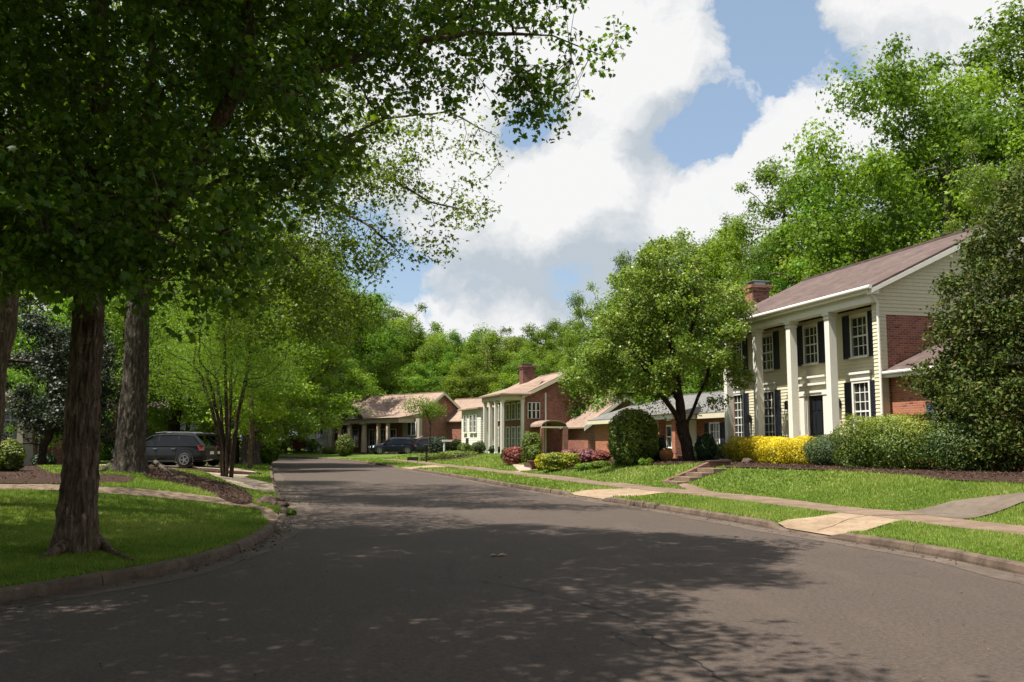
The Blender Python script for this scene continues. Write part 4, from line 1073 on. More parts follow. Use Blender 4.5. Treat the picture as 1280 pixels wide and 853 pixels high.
# ---- houses on the left seen between the trees
def simple_house(name, loc, rot, w, d, hgt, rise, wall, roof, label, wins=(), boards=False, trim='trim_white', corner=False):
    h = empty(name, loc, rot, label, 'house')
    mb = MB(); mb.box(0, w, 0.03, d, -.5, hgt)
    F = Face('side', 0.0)
    if boards: clapboards(mb, F, 0, w, -.4, hgt, (), .18)
    mb.prism([(0, .03, hgt), (0, d, hgt), (0, d/2, hgt+rise)], (w, 0, 0)); mb.build('wall', M[wall], h)
    mb = MB(); roofx(mb, 0, d, 0, w, hgt, d/2, hgt+rise+.1, .1, .4, .35); mb.build('roof', M[roof], h)
    mb = MB(); mb.box(-.3, w+.3, -.42, -.38, hgt-.3, hgt-.04)
    if corner: mb.box(w-.5, w+.02, -.03, .0, -.4, hgt-.3); mb.box(0, .15, -.03, .0, -.4, hgt-.3)
    mb.build('eave_trim', M[trim], h)
    for u, z, ww, hh, c, r in wins: window(h, F, u, z, ww, hh, c, r, .075, casing=.12)
    return h
simple_house('siding_house', (-32.0, 70, .45), R(2), 6.2, 8, 3.3, 1.6, 'grey_siding', 'shingle_brown', 'plain grey clapboard house wall with a white corner behind the parked grey car', boards=True, corner=True)
simple_house('brick_house', (-34.3, 66, .45), R(6), 5.0, 7, 3.3, 1.7, 'brick_red', 'shingle_brown', 'small orange brick house between the two big tree trunks', [(3.2, 1.0, .9, 1.3, 2, 3)])
hb = simple_house('bay_window_house', (-33.5, 46, .5), R(14), 9.0, 8, 4.2, 1.8, 'beige_wall', 'shingle_brown', 'beige house with tall multi-pane windows and square porch posts at the picture edge', [(7.35, .7, 1.6, 2.0, 4, 4), (3.0, .7, 1.5, 2.0, 4, 4)])
mb = MB(); mb.box(1, 9.6, -2.0, 0, 3.35, 3.7); mb.build('porch_beam', M['beige_wall'], hb)
for x in (1.3, 4.0, 6.2, 8.7): square_column(hb, x, -1.8, 0, 3.35, .28, 'beige_wall')
mb = MB(); mb.box(9.0, 10.2, 1.0, 6, -.5, 3.2); mb.build('brick_end', M['brick_dark'], hb)
mb = MB(); roofx(mb, 1.0, 6, 9.0, 10.2, 3.25, 3.5, 4.5, .1, .3, .2); mb.build('end_roof', M['shingle_brown'], hb)
# ------------------------------------------------------------------ cars
def loft(mb, st, closed_ends=True):
    m = len(st[0]); vs = [p for s in st for p in s]
    fs = [(i*m+j, i*m+(j+1) % m, (i+1)*m+(j+1) % m, (i+1)*m+j) for i in range(len(st)-1) for j in range(m)]
    fs += [tuple(range(m-1, -1, -1)), tuple((len(st)-1)*m+j for j in range(m))]
    mb.add(vs, fs)
def suv(name, loc, rot, body, label, group=None):
    """sport utility car; +x is forward, wheels on z=0"""
    c = empty(name, loc, rot, label, 'car', group)
    # lower body stations: x, z_low, z_top, half width, nose round
    S = [(2.36, .42, .78, .62), (2.30, .30, .88, .78), (2.05, .26, .98, .87), (1.60, .25, 1.03, .91), (1.0, .24, 1.07, .925), (.5, .24, 1.08, .93), (-1.0, .24, 1.08, .93), (-1.75, .25, 1.08, .92), (-2.15, .28, 1.06, .88), (-2.32, .36, 1.02, .82), (-2.37, .46, .92, .74)]
    def ring(x, zl, zt, w):
        h = zt-zl
        prof = [(w*.80, 0), (w*.96, h*.10), (w, h*.32), (w*.985, h*.55), (w*.99, h*.74), (w*.945, h*.93), (w*.86, h)]
        return [(x, -a, zl+b) for a, b in prof] + [(x, a, zl+b) for a, b in prof[::-1]]
    mb = MB(); loft(mb, [ring(*s) for s in S]); b = mb.build('body', M[body], c, smooth=True)
    md = b.modifiers.new('round', 'SUBSURF'); md.levels = md.render_levels = 1
    # greenhouse: x at belt, x at roof
    def cabin(mb, grow_, ztop, zb=1.03):
        T = [(1.15, zb, .80, .0), (.35, ztop-.10, .66, 1), (.05, ztop-.02, .67, 1), (-1.0, ztop, .67, 1), (-1.75, ztop-.05, .65, 1), (-2.28, zb, .74, 0)]
        st = []
        for x, z, w, r in T:
            wb = .905 + grow_; w = w + grow_
            st.append([(x, -wb, zb - .02), (x, -(wb*.35+w*.65), zb + (z-zb)*.6), (x, -w, zb + (z-zb)*.92), (x, -w*.8, z), (x, w*.8, z), (x, w, zb + (z-zb)*.92), (x, (wb*.35+w*.65), zb + (z-zb)*.6), (x, wb, zb - .02)])
        loft(mb, st)
    mb = MB(); cabin(mb, 0, 1.62); mb.build('windows', M['car_glass'], c, smooth=False)
    # roof skin and pillars in body colour
    mb = MB()
    mb.add([(.36, -.56, 1.545), (.05, -.56, 1.625), (-1.0, -.57, 1.645), (-1.80, -.55, 1.59), (-1.80, .55, 1.59), (-1.0, .57, 1.645), (.05, .56, 1.625), (.36, .56, 1.545),
            (.36, -.70, 1.47), (.05, -.71, 1.545), (-1.0, -.71, 1.56), (-1.80, -.69, 1.51), (-1.80, .69, 1.51), (-1.0, .71, 1.56), (.05, .71, 1.545), (.36, .70, 1.47)],
           [(0,1,6,7), (1,2,5,6), (2,3,4,5), (0,8,9,1), (1,9,10,2), (2,10,11,3), (7,6,14,15), (6,5,13,14), (5,4,12,13), (3,11,12,4), (0,7,15,8)])
    for s in (-1, 1):
        for x0, x1, w in ((1.12, .36, .07), (-.02, -.05, .045), (-1.02, -1.02, .05), (-2.22, -1.74, .16)):
            mb.prism([(x0, s*.872, 1.04), (x0-w*1.3, s*.872, 1.04), (x1-w, s*.705, 1.53), (x1, s*.705, 1.53)], (0, -s*.03, 0))
    mb.build('roof', M[body], c, smooth=False)
    for s in (-1, 1):
        mb = MB(); mb.tube([(.2, s*.60, 1.66), (-.2, s*.62, 1.70), (-1.5, s*.62, 1.69), (-1.8, s*.58, 1.62)], .018, 6); mb.build('roof_rail', M['rim_metal'], c)
        mb = MB(); mb.prism([(1.0, s*.90, 1.04), (.78, s*.90, 1.04), (.80, s*.90, 1.20), (.98, s*.90, 1.16)], (0, s*.20, 0)); mb.build('mirror', M[body], c)
        mb = MB(); mb.prism([(-2.14, s*.905, .80), (-2.34, s*.76, .82), (-2.32, s*.76, 1.04), (-2.02, s*.90, 1.05)], (0, s*.03, 0)); mb.build('tail_light', M['tail_lamp'], c)
        mb = MB(); mb.prism([(2.02, s*.90, .72), (2.36, s*.62, .70), (2.32, s*.60, .84), (1.95, s*.88, .90)], (.01, s*.02, 0)); mb.build('headlight', M['head_lamp'], c)
        for x in (.05, -.85): mb = MB(); mb.box(x-.10, x+.10, s*.935-.015, s*.935+.015, .88, .915); mb.build('door_handle', M['rim_metal'], c)
        mb = MB(); mb.box(-.98, -.97, s*.926-.006, s*.926+.006, .34, 1.02); mb.box(-.0, .01, s*.93-.006, s*.93+.006, .34, 1.02); mb.box(.98, .99, s*.925-.006, s*.925+.006, .36, 1.0); mb.box(-1.0, 1.0, s*.93-.012, s*.93+.012, .26, .36); mb.build('sill_trim', M['car_trim'], c)
        for x in (1.42, -1.42):
            mb = MB(); n = 18   # arch lip
            for k in range(n):
                a0, a1 = math.pi*(k/n)*1.12 - .19, math.pi*((k+1)/n)*1.12 - .19
                for r0, r1, y0, y1 in ((.385, .455, .85, .945),):
                    P = [(x+math.cos(a)*r, s*y, .36+math.sin(a)*r) for a in (a0, a1) for r in (r0, r1) for y in (y0, y1)]
                    mb.add(P, [(0,1,3,2), (4,6,7,5), (1,5,7,3), (0,2,6,4), (2,3,7,6), (0,4,5,1)])
            mb.lathe([(.40, 0), (.40, .01)], 0, 0, 20); k0 = len(mb.v)-40
            for i in range(k0, len(mb.v)): X, Yv, Z = mb.v[i]; mb.v[i] = (x+X, s*(.90+Z), .36+Yv)
            mb.build('wheel_arch', M['car_trim'], c)
            w = MB(); w.lathe([(.20, -.10), (.33, -.11), (.36, -.07), (.36, .07), (.33, .11), (.20, .10)], 0, 0, 26)
            wo = w.build('wheel', M['rubber'], c, smooth=True); wo.location = (x, s*.855, .36); wo.rotation_euler = (R(90)*-s, 0, 0)
            rm = MB(); rm.lathe([(.235, .085), (.235, .112), (.20, .112), (.20, .07)], 0, 0, 22); rm.lathe([(.05, .06), (.05, .115)], 0, 0, 10)
            for k in range(5):
                a = 2*math.pi*k/5; dx, dy = math.cos(a), math.sin(a); nx, ny = -dy*.028, dx*.028
                rm.prism([(dx*.03-nx, dy*.03-ny, .085), (dx*.21-nx*.7, dy*.21-ny*.7, .085), (dx*.21+nx*.7, dy*.21+ny*.7, .085), (dx*.03+nx, dy*.03+ny, .085)], (0, 0, .024))
            rm.build('rim', M['rim_metal'], wo)
    mb = MB(); mb.box(-2.42, -2.30, -.72, .72, .38, .52); mb.build('bumper', M['car_trim'], c)
    mb = MB(); mb.box(-2.405, -2.375, -.22, .22, .62, .76); mb.build('licence_plate', M['trim_white'], c)
    mb = MB(); mb.box(2.30, 2.385, -.50, .50, .50, .72); mb.build('grille', M['car_trim'], c)
    mb = MB(); mb.prism([(-1.78, -.5, 1.62), (-2.02, -.48, 1.585), (-2.02, .48, 1.585), (-1.78, .5, 1.62)], (0, 0, .03)); mb.build('spoiler', M[body], c)
    return c
q = Vector((-17.1, 45.6)); suv('parked_suv', (q.x, q.y, Hf(q.x, q.y)+.02), R(176), 'car_grey', 'dark grey sport utility car parked on the left driveway behind the multi-stemmed tree')
q = Vector((-17.4, 48.6)); suv('parked_suv', (q.x, q.y, Hf(q.x, q.y)+.02), R(164), 'car_black', 'black car parked just beyond the grey one, only its sloping back showing')
q = Vector((-12.2, 94.5)); suv('parked_suv', (q.x, q.y, Hf(q.x, q.y)+.02), R(196), 'car_navy', 'small dark blue car parked in front of the pediment house')
q = Vector((-9.9, 96.5)); suv('parked_suv', (q.x, q.y, Hf(q.x, q.y)+.02), R(230), 'car_black', 'black vehicle parked behind the dark blue car, half hidden by shrubs')

# ------------------------------------------------------------------ street trees near the camera
def big_tree_near():
    b = place(93, 689); root = empty('street_tree', (0, 0, 0), 0, 'nearest tree by the kerb, thick furrowed brown trunk and broad overhanging crown', 'tree')
    d0 = b.y
    P = [b + Vector((0, 0, -.12)), atd(100, 600, d0), atd(104, 500, d0), atd(110, 400, d0-.05), atd(118, 300, d0-.1), atd(124, 190, d0-.1)]
    r0 = .225
    V, Fc = trunk_mesh('trunk', P, lambda t: r0*(1.0-.34*t), None, None, 84, .05, .52, .040, 3, 4)
    top = [P[3], P[4], P[5], atd(126, 80, d0), atd(122, -120, d0+.3), atd(130, -420, d0+.5)]
    limbs = [top,
             [atd(122, 330, d0), atd(160, 250, d0-.2), atd(176, 170, d0-.5), atd(190, 100, d0-.6), atd(185, -60, d0-.9)],
             [atd(176, 170, d0-.5), atd(205, 110, d0-.6), atd(250, 96, d0-.9), atd(320, 80, d0-1.3)],
             [atd(130, 320, d0), atd(186, 288, d0-.4), atd(221, 247, d0-.7), atd(262, 175, d0-1), atd(289, 124, d0-1.1), atd(309, 26, d0-1.4), atd(335, -120, d0-1.7)],
             [atd(118, 300, d0), atd(77, 170, d0+.3), atd(41, 82, d0+.6), atd(0, 41, d0+.9), atd(-80, -20, d0+1.4)],
             [atd(289, 124, d0-1.1), atd(360, 95, d0-.6), atd(470, 65, d0+.2), atd(590, 40, d0+.8), atd(690, 45, d0+1.2), atd(735, 62, d0+1.3)],
             [atd(221, 247, d0-.7), atd(300, 215, d0-.2), atd(392, 190, d0+.3), atd(480, 150, d0+.6)],
             [atd(122, 350, d0), atd(60, 300, d0-1), atd(-20, 270, d0-1.8)],
             [atd(160, 250, d0-.2), atd(200, 280, d0-1.2), atd(240, 300, d0-2.0)]]
    bl = [(-5.6, 9.2, 3.5, 1.9, 1.1, .85), (-3.6, 9.7, 3.75, 1.3, 1.1, .8), (-6.8, 9.5, 3.95, 2.5, 1.6, 1.25), (-4.3, 9.7, 4.05, 1.8, 1.5, 1.15), (-2.9, 10.6, 5.2, 1.5, 1.5, 1.1), (-8.6, 10.4, 4.9, 1.8, 1.8, 1.5), (-6.3, 11.4, 8.2, 4.3, 4.2, 3.6), (-6.6, 10.6, 5.0, 2.7, 2.6, 1.75), (-2.4, 12.2, 8.1, 3.2, 3.0, 1.8), (.0, 12.9, 7.5, 1.95, 1.6, .9), (-4.1, 11.6, 5.7, 1.9, 1.8, 1.5), (-5.6, 11, 11.6, 4.6, 4.6, 3.0), (-5.0, 7.0, 8.8, 3.2, 3.0, 1.8), (-3.4, 6.5, 8.4, 2.2, 2.2, 1.1), (-9.2, 10.5, 6.8, 2.6, 3, 2.6)]
    r = np.random.default_rng(5)
    att = blob_points(bl, 3900, r)
    N, par = grow(limbs, att, step=.27, di=2.6, dk=.40, it=110, grav=-.03, r=r)
    rad, kids = radii(N, par, .0065, 2.35, .20)
    rad[:3] = .19
    tb = branch_mb(N, par, rad, 0.0)
    mb = MB(); mb.add([tuple(v) for v in V], [tuple(f) for f in Fc]); mb.add(tb.v, tb.f)
    cl = clumpify(bl, 440, .35, .8, r); att2 = np.vstack([blob_points(cl, 8600, r), blob_points(bl, 1800, r)]); SPR = spray(att2, N, par, 15, .24, .102, .5, mb, r)
    # surface roots
    for px in ([(110, 679), (140, 693), (168, 704)], [(88, 690), (60, 697), (48, 700)]):
        pts = [place(*q) + Vector((0, 0, .02)) for q in px]; mb.tube([pts[0]+Vector((0, 0, .12))]+pts[1:], [.10, .045, .015], 8)
    mb.build('trunk', M['bark_brown'], root, smooth=True, recalc=False)
    Pn, nr, S = cat3(twig_leaves(N, par, rad, .021, 12, .32, .102, .55, r), SPR)
    leaf_mesh('crown', Pn, nr, S, M['leaf_maple'], root, 'star', np.clip(.45 + r.normal(0, .22, len(Pn)), 0, 1), droop=.9, r=r)
    print('near tree nodes', len(N), 'leaves', len(Pn))
big_tree_near()
def second_tree():
    b = place(163, 591); d0 = b.y; root = empty('street_tree', (0, 0, 0), 0, 'second big tree with flared grey mottled trunk, long thin drooping branches over the road', 'tree')
    print('tree2 at', b)
    P = [b + Vector((0, 0, -.15)), atd(164, 540, d0), atd(170, 470, d0), atd(172, 400, d0), atd(176, 330, d0)]
    r0 = 18/1150*d0
    V, Fc = trunk_mesh('trunk', P, lambda t: r0*(1.0-.38*t), None, None, 64, .08, .55, .05, 9, 5)
    k = d0/26.0
    limbs = [[P[3], P[4], atd(185, 230, d0), atd(190, 100, d0), atd(195, -40, d0+1)],
             [atd(178, 330, d0), atd(240, 285, d0-1.5), atd(314, 252, d0-3), atd(392, 206, d0-5), atd(448, 193, d0-6), atd(500, 230, d0-6.6), atd(536, 252, d0-7), atd(593, 268, d0-7.5)],
             [atd(392, 206, d0-5), atd(470, 150, d0-6), atd(560, 140, d0-6.8), atd(620, 170, d0-7.2)],
             [atd(314, 252, d0-3), atd(380, 225, d0-4), atd(425, 262, d0-5), atd(465, 285, d0-5.5), atd(500, 318, d0-6)],
             [atd(174, 370, d0), atd(268, 309, d0-2), atd(330, 306, d0-3), atd(365, 318, d0-3.5), atd(395, 350, d0-4), atd(420, 375, d0-4.3)],
             [atd(176, 340, d0), atd(120, 240, d0-1), atd(60, 150, d0-2)], [atd(185, 230, d0), atd(260, 120, d0-1), atd(330, 20, d0-2), atd(380, -60, d0-3)]]
    bl = [(b.x+.5, d0-.5, 11.5, 6.5, 6.0, 4.6), (b.x+5.0, d0-4.0, 9.2, 3.6, 3.2, 1.9)]
    for px, py, dd, s in ((560, 190, 6.8, 1.15), (600, 170, 7.0, .7), (520, 225, 6.4, 1.2), (575, 272, 7.2, .72), (480, 250, 5.8, 1.15), (505, 305, 6.0, .75), (440, 230, 5.2, 1.4), (400, 290, 4.4, 1.5), (435, 345, 4.3, 1.2), (340, 310, 3.4, 1.7), (385, 375, 4, 1.3), (330, 370, 3, 1.5), (460, 180, 6, 1.4), (280, 330, 2.5, 1.8)):
        q = atd(px, py, d0-dd); bl.append((q.x, q.y, q.z, s*1.25, s*1.3, s*.85))
    r = np.random.default_rng(8)
    att = np.vstack([blob_points(bl[:2], 1300, r), blob_points(bl[2:], 750, r)])
    N, par = grow(limbs, att, step=.38, di=3.4, dk=.52, it=90, grav=-.04, r=r)
    rad, kids = radii(N, par, .008, 2.35, .30); rad[:2] = min(.3, r0*.6)
    tb = branch_mb(N, par, rad, 0.0); mb = MB(); mb.add([tuple(v) for v in V], [tuple(f) for f in Fc]); mb.add(tb.v, tb.f)
    for px in ([(185, 575), (205, 588), (228, 604)], [(145, 582), (128, 590), (118, 592)], [(190, 578), (230, 585), (260, 588)]):
        pts = [place(*q) + Vector((0, 0, .03)) for q in px]; mb.tube([pts[0]+Vector((0, 0, .25))]+pts[1:], [.16, .08, .03], 8)
    mb.build('trunk', M['bark_grey'], root, smooth=True, recalc=False)
    SPR = spray(np.vstack([blob_points(clumpify(bl[:2], 120, .7, 1.3, r), 2200, r), blob_points(clumpify(bl[2:], 130, .3, .7, r), 1500, r)]), N, par, 11, .34, .125, .5, MB(), r)
    Pn, nr, S = cat3(twig_leaves(N, par, rad, .026, 10, .44, .12, .5, r), SPR)
    leaf_mesh('crown', Pn, nr, S, M['leaf_light'], root, 'star4', np.clip(.30 + r.normal(0, .22, len(Pn)), 0, 1), droop=.7, r=r)
    print('tree2 nodes', len(N), 'leaves', len(Pn))
second_tree()
def edge_tree(name, base_px, d, pts, blobs, label, r0, leafm, seed, natt, per=10, size=.13, barkm='bark_brown', step=.45, own_base=None, spread=.45, tint=.4):
    b = Vector(own_base) if own_base else place(*base_px); d0 = b.y
    root = empty(name, (b.x, b.y, b.z), 0, label, 'tree'); r = np.random.default_rng(seed)
    P = [Vector((0, 0, -.2))] + [Vector(p) for p in pts]
    att = blob_points(blobs, natt, r)
    N, par = grow([P], att, step=step, di=6, dk=.6, it=80, grav=-.02, r=r)
    rad, kids = radii(N, par, .009, 2.3, r0)
    rad[0] = r0*1.35
    branch_mb(N, par, rad, 0).build('trunk', M[barkm], root, smooth=True, recalc=False)
    SPR = spray(blob_points(blobs, natt*2, r), N, par, per, spread, size, .5, MB(), r)
    Pn, nr, S = cat3(twig_leaves(N, par, rad, .032, per, spread, size, .5, r), SPR)
    leaf_mesh('crown', Pn, nr, S, M[leafm], root, 'star4', np.clip(tint + r.normal(0, .2, len(Pn)), 0, 1), droop=.5, r=r)
    print(name, len(N), len(Pn)); return root
edge_tree('street_tree', None, 0, [(.1, 0, 2), (.35, .1, 4.5), (.5, 0, 7.5), (.3, 0, 11)], [(0, 0, 9.0, 4.6, 4.6, 3.6), (1.2, -1.5, 6.2, 3.2, 3, 1.8), (0, 0, 12, 3, 3, 2.2)],
          'dark trunk cut by the left picture edge with a leafy crown above', .26, 'leaf_maple', 17, 900, own_base=(-9.15, 15.9, Hf(-9.15, 15.9)))
# unseen tree added at the viewer's left, crown shaped to shade the near road
edge_tree('street_tree', None, 0, [(.1, 0, 2), (.2, .1, 5), (.5, 0, 8), (.3, 0, 11)], [(0, 0, 8.6, 4.4, 4.6, 3.2), (3.0, 1.5, 7.8, 3.6, 3.6, 2.0), (5.2, 3.2, 7.9, 3.0, 2.6, 1.1), (-1, 4.4, 8.6, 4, 3, 2.4), (2.6, 4.2, 8.8, 3.2, 2.4, 1.8)],
          'unseen big tree added beside the viewer so its crown shades the near road', .3, 'leaf_maple', 18, 2600, own_base=(-8.6, 1.0, .4), per=12, size=.15)
# crepe myrtle: several smooth stems
def myrtle():
    b = place(284, 597); root = empty('crepe_myrtle', tuple(b), 0, 'multi-stemmed small tree with fine bright green leaves in the mulch bed', 'tree')
    print('myrtle', b); r = np.random.default_rng(23); mb = MB(); allN = []; allR = []; ATT = []
    for j in range(8):
        a = j*2.399; R1 = .16 + .03*(j % 3); out = .75 + .7*((j*37 % 10)/10)
        seeds = [[(math.cos(a)*R1, math.sin(a)*R1*.6, -.1), (math.cos(a)*R1*1.3, math.sin(a)*R1, 1.0), (math.cos(a)*out*.45, math.sin(a)*out*.45, 2.4), (math.cos(a)*out*.85, math.sin(a)*out*.85, 3.9)]]
        c = np.array([math.cos(a)*out, math.sin(a)*out, 5.2])
        att = blob_points([(c[0]*1.2, c[1]*1.2, 5.3, 1.3, 1.3, 1.5), (c[0]*.7, c[1]*.7, 6.6, 1.1, 1.1, 1.1), (c[0]*2.2, c[1]*2.2, 4.0, 1.2, 1.2, 1.1), (c[0]*1.3, c[1]*1.3, 3.4, .9, .9, .7)], 190, r); ATT.append(att)
        N, par = grow(seeds, att, step=.26, di=5, dk=.4, it=60, r=r); rad, k = radii(N, par, .006, 2.3, .062)
        branch_mb(N, par, rad, 0, mb); allN.append(N); allR.append(rad)
    mb.build('trunk', M['bark_smooth'], root, smooth=True, recalc=False)
    N = np.vstack(allN); rad = np.concatenate(allR); P, nr, S = cat3(twig_leaves(N, None, rad, .018, 14, .42, .085, .6, r), spray(np.vstack(ATT*2) + r.normal(0, .2, (len(ATT)*380, 3)), N, None, 16, .45, .085, .6, MB(), r))
    leaf_mesh('crown', P, nr, S, M['leaf_light'], root, 'frond', np.clip(.62+r.normal(0, .22, len(P)), 0, 1), r=r); print('myrtle leaves', len(P))
myrtle()
# round flowering tree in front of the bungalow
def flowering():
    b = place(862, 578); root = empty('flowering_tree', tuple(b), 0, 'round leafy tree with small creamy blossoms beside the steps', 'tree')
    print('flowering', b); k = b.y/1150; r = np.random.default_rng(31)
    def L(px, py, dy=0): return Vector(((px-862)*k, dy, (577-py)*k))
    seeds = [[(0, 0, -.15), L(858, 550), L(852, 528)], [L(853, 530), L(838, 510, -.4), L(815, 480, -.8), L(790, 440, -1)], [L(853, 530), L(852, 505), L(846, 460), L(838, 390, .3), L(836, 330)], [L(856, 535), L(870, 512, .4), L(890, 470, .6), L(900, 420, .4)], [L(852, 505), L(835, 470, .9), L(800, 420, 1.2)], [L(846, 460), L(868, 400, -.8), L(880, 350, -.8)]]
    bl = []
    for px, py, s in ((820, 350, 48), (850, 320, 34), (845, 330, 40), (785, 385, 44), (885, 380, 42), (750, 430, 34), (800, 450, 55), (870, 440, 55), (740, 475, 26), (905, 470, 26), (830, 400, 65), (760, 400, 28), (900, 350, 24), (765, 485, 24), (810, 500, 26), (890, 505, 20), (735, 500, 14)):
        for sg in (-1, 1): q = L(px, py, sg*(.55 if s > 40 else .2)); bl.append((q.x, q.y + sg*.5*s*k*.6, q.z, s*k, s*k, s*k*.8))
    att = blob_points(bl, 1700, r, .05)
    N, par = grow(seeds, att, step=.27, di=3.5, dk=.38, it=80, r=r); rad, kk = radii(N, par, .007, 2.3, .24)
    branch_mb(N, par, rad, 0).build('trunk', M['bark_dark'], root, smooth=True, recalc=False)
    P, nr, S = cat3(twig_leaves(N, par, rad, .022, 9, .33, .115, .5, r), spray(blob_points(clumpify(bl, 150, .3, .62, r), 4200, r, .1), N, par, 12, .26, .142, .5, MB(), r))
    hi = np.clip(.42 + r.normal(0, .17, len(P)), 0, .8); hi[r.random(len(P)) < .028] = 1.0
    leaf_mesh('crown', P, nr, S, M['leaf_flowering'], root, 'star4', hi, r=r); print('flowering', len(N), len(P))
flowering()
# magnolia, dense and glossy, at the right edge
def magnolia():
    b = Vector((14.25, 25.2, Hf(14.25, 25.2))); root = empty('magnolia_tree', tuple(b), 0, 'dense glossy dark evergreen tree at the right picture edge in front of the house', 'tree')
    r = np.random.default_rng(41); seeds = [[(0, 0, -.2), (.05, 0, 1.5), (-.05, 0, 4), (.1, 0, 6.5)]]
    bl = [(0, 0, 2.3, 2.7, 2.7, 2.2), (.2, 0, 4.4, 2.5, 2.5, 2.1), (.4, 0, 6.2, 2.0, 2.0, 1.7), (.6, 0, 7.5, 1.3, 1.3, 1.1), (-1.2, -1, 1.5, 1.5, 1.6, 1.2), (-1.5, -.6, 3.6, 1.1, 1.2, 1.0), (-.7, -1.2, 6.0, 1.0, 1.0, 1.0)]
    N, par = grow(seeds, blob_points(bl, 1500, r, .25), step=.3, di=4, dk=.42, it=80, r=r); rad, kk = radii(N, par, .008, 2.3, .20)
    branch_mb(N, par, rad, 0).build('trunk', M['bark_dark'], root, smooth=True, recalc=False)
    P, nr, S = cat3(twig_leaves(N, par, rad, .03, 11, .36, .15, .35, r), spray(blob_points(clumpify(bl, 170, .3, .7, r), 4600, r, .2), N, par, 12, .26, .13, .35, MB(), r))
    t = np.clip(.35 + r.normal(0, .18, len(P)), 0, .75); t[r.random(len(P)) < .10] = 1
    leaf_mesh('crown', P, nr, S, M['leaf_gloss'], root, 'oval', t, r=r); print('magnolia', len(N), len(P))
magnolia()
# ------------------------------------------------------------------ trees farther off: a few grown kinds, copied and turned
K = {}
K['broad'] = clump_tree('shade_tree', 19, 6.6, 3.8, 100, 52000, .235, 'leaf_far', 'bark_grey', 101, .36, 1, 1.45)
K['tall'] = clump_tree('shade_tree', 21, 5.0, 4.5, 90, 46000, .235, 'leaf_far', 'bark_grey', 102, .34, 2, 1.3)
K['round'] = clump_tree('shade_tree', 14, 5.4, 2.4, 85, 44000, .22, 'leaf_far', 'bark_brown', 103, .28, -1, 1.25)
K['light'] = clump_tree('shade_tree', 16, 5.2, 2.6, 72, 38000, .205, 'leaf_light', 'bark_grey', 104, .24, 1, 1.2)
K['yellow'] = clump_tree('shade_tree', 9.5, 4.0, 1.8, 60, 24000, .19, 'leaf_yellow', 'bark_brown', 105, .16, -1, 1.0)
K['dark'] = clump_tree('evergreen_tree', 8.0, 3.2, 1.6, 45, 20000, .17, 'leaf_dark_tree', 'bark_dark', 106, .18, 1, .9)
K['low'] = clump_tree('understory_tree', 7.5, 4.2, .3, 60, 20000, .22, 'leaf_far', 'bark_brown', 107, .12, 0, 1.1)
used = set()
def tree(kind, X, Y, s, rz, label, group=None, z=None, sx=None):
    o = K[kind]
    if kind in used: o = copy_tree(o)
    used.add(kind); o.location = (X, Y, Hf(X, Y) - .1 if z is None else z); o.rotation_euler = (0, 0, R(rz)); o.scale = ((sx or s), (sx or s), s)
    o['label'] = label; o['category'] = 'tree'
    if group: o['group'] = group
def tpx(kind, px, d, top_py, rz, label, group=None, base_h=None, wid=1.0):
    """stand a tree at depth d on survey bearing px, tall enough to reach the height surveyed at top_py"""
    p = atd(px, top_py, d); X = p.x; g = Hf(X, d); h0 = {'broad': 19, 'tall': 21, 'round': 14, 'light': 16, 'yellow': 9.5, 'dark': 8, 'low': 7.5}[kind]
    s = (p.z - g)/h0; tree(kind, X, d, s, rz, label, group, sx=s*wid)
# behind the white columned house
tpx('broad', 1170, 56, 60, 10, 'tallest spreading tree rising behind the near end of the columned house roof', wid=.95)
tpx('tall', 1275, 60, 8, 80, 'tall tree behind the magnolia reaching highest at the right edge', wid=1.15)
tpx('light', 1235, 42, 205, 30, 'lighter green tree just above and behind the glossy magnolia', wid=.75)
tpx('round', 1110, 60, 235, 200, 'rounded tree directly over the columned house ridge, left of the tallest tree', wid=.9)
tpx('tall', 985, 66, 192, 150, 'slim airy tree rising behind the middle of the columned house roof', wid=.95)
tpx('light', 1030, 62, 225, 50, 'pale green tree right of the slim one behind the columned house', wid=.9)
tpx('broad', 915, 76, 262, 260, 'wide tree behind the brick chimney of the columned house', wid=.72)
tpx('round', 1065, 54, 275, 120, 'low rounded tree behind the columned house roof slope', wid=.85)
tpx('tall', 805, 84, 300, 20, 'tree whose top shows above and left of the round flowering tree', wid=.72)
tpx('round', 850, 72, 305, 100, 'tree filling the gap behind the flowering tree and bungalow', wid=1.0)
tpx('light', 940, 60, 320, 200, 'light green tree beside the brick chimney', wid=.8)
tpx('round', 870, 62, 385, 10, 'lower tree behind the bungalow roof', wid=1.1)
tpx('low', 790, 74, 440, 10, 'bushy tree behind the far end of the bungalow')
tpx('light', 735, 92, 372, 140, 'tree above the ridge of the portico house, nearest the flowering tree', wid=.7)
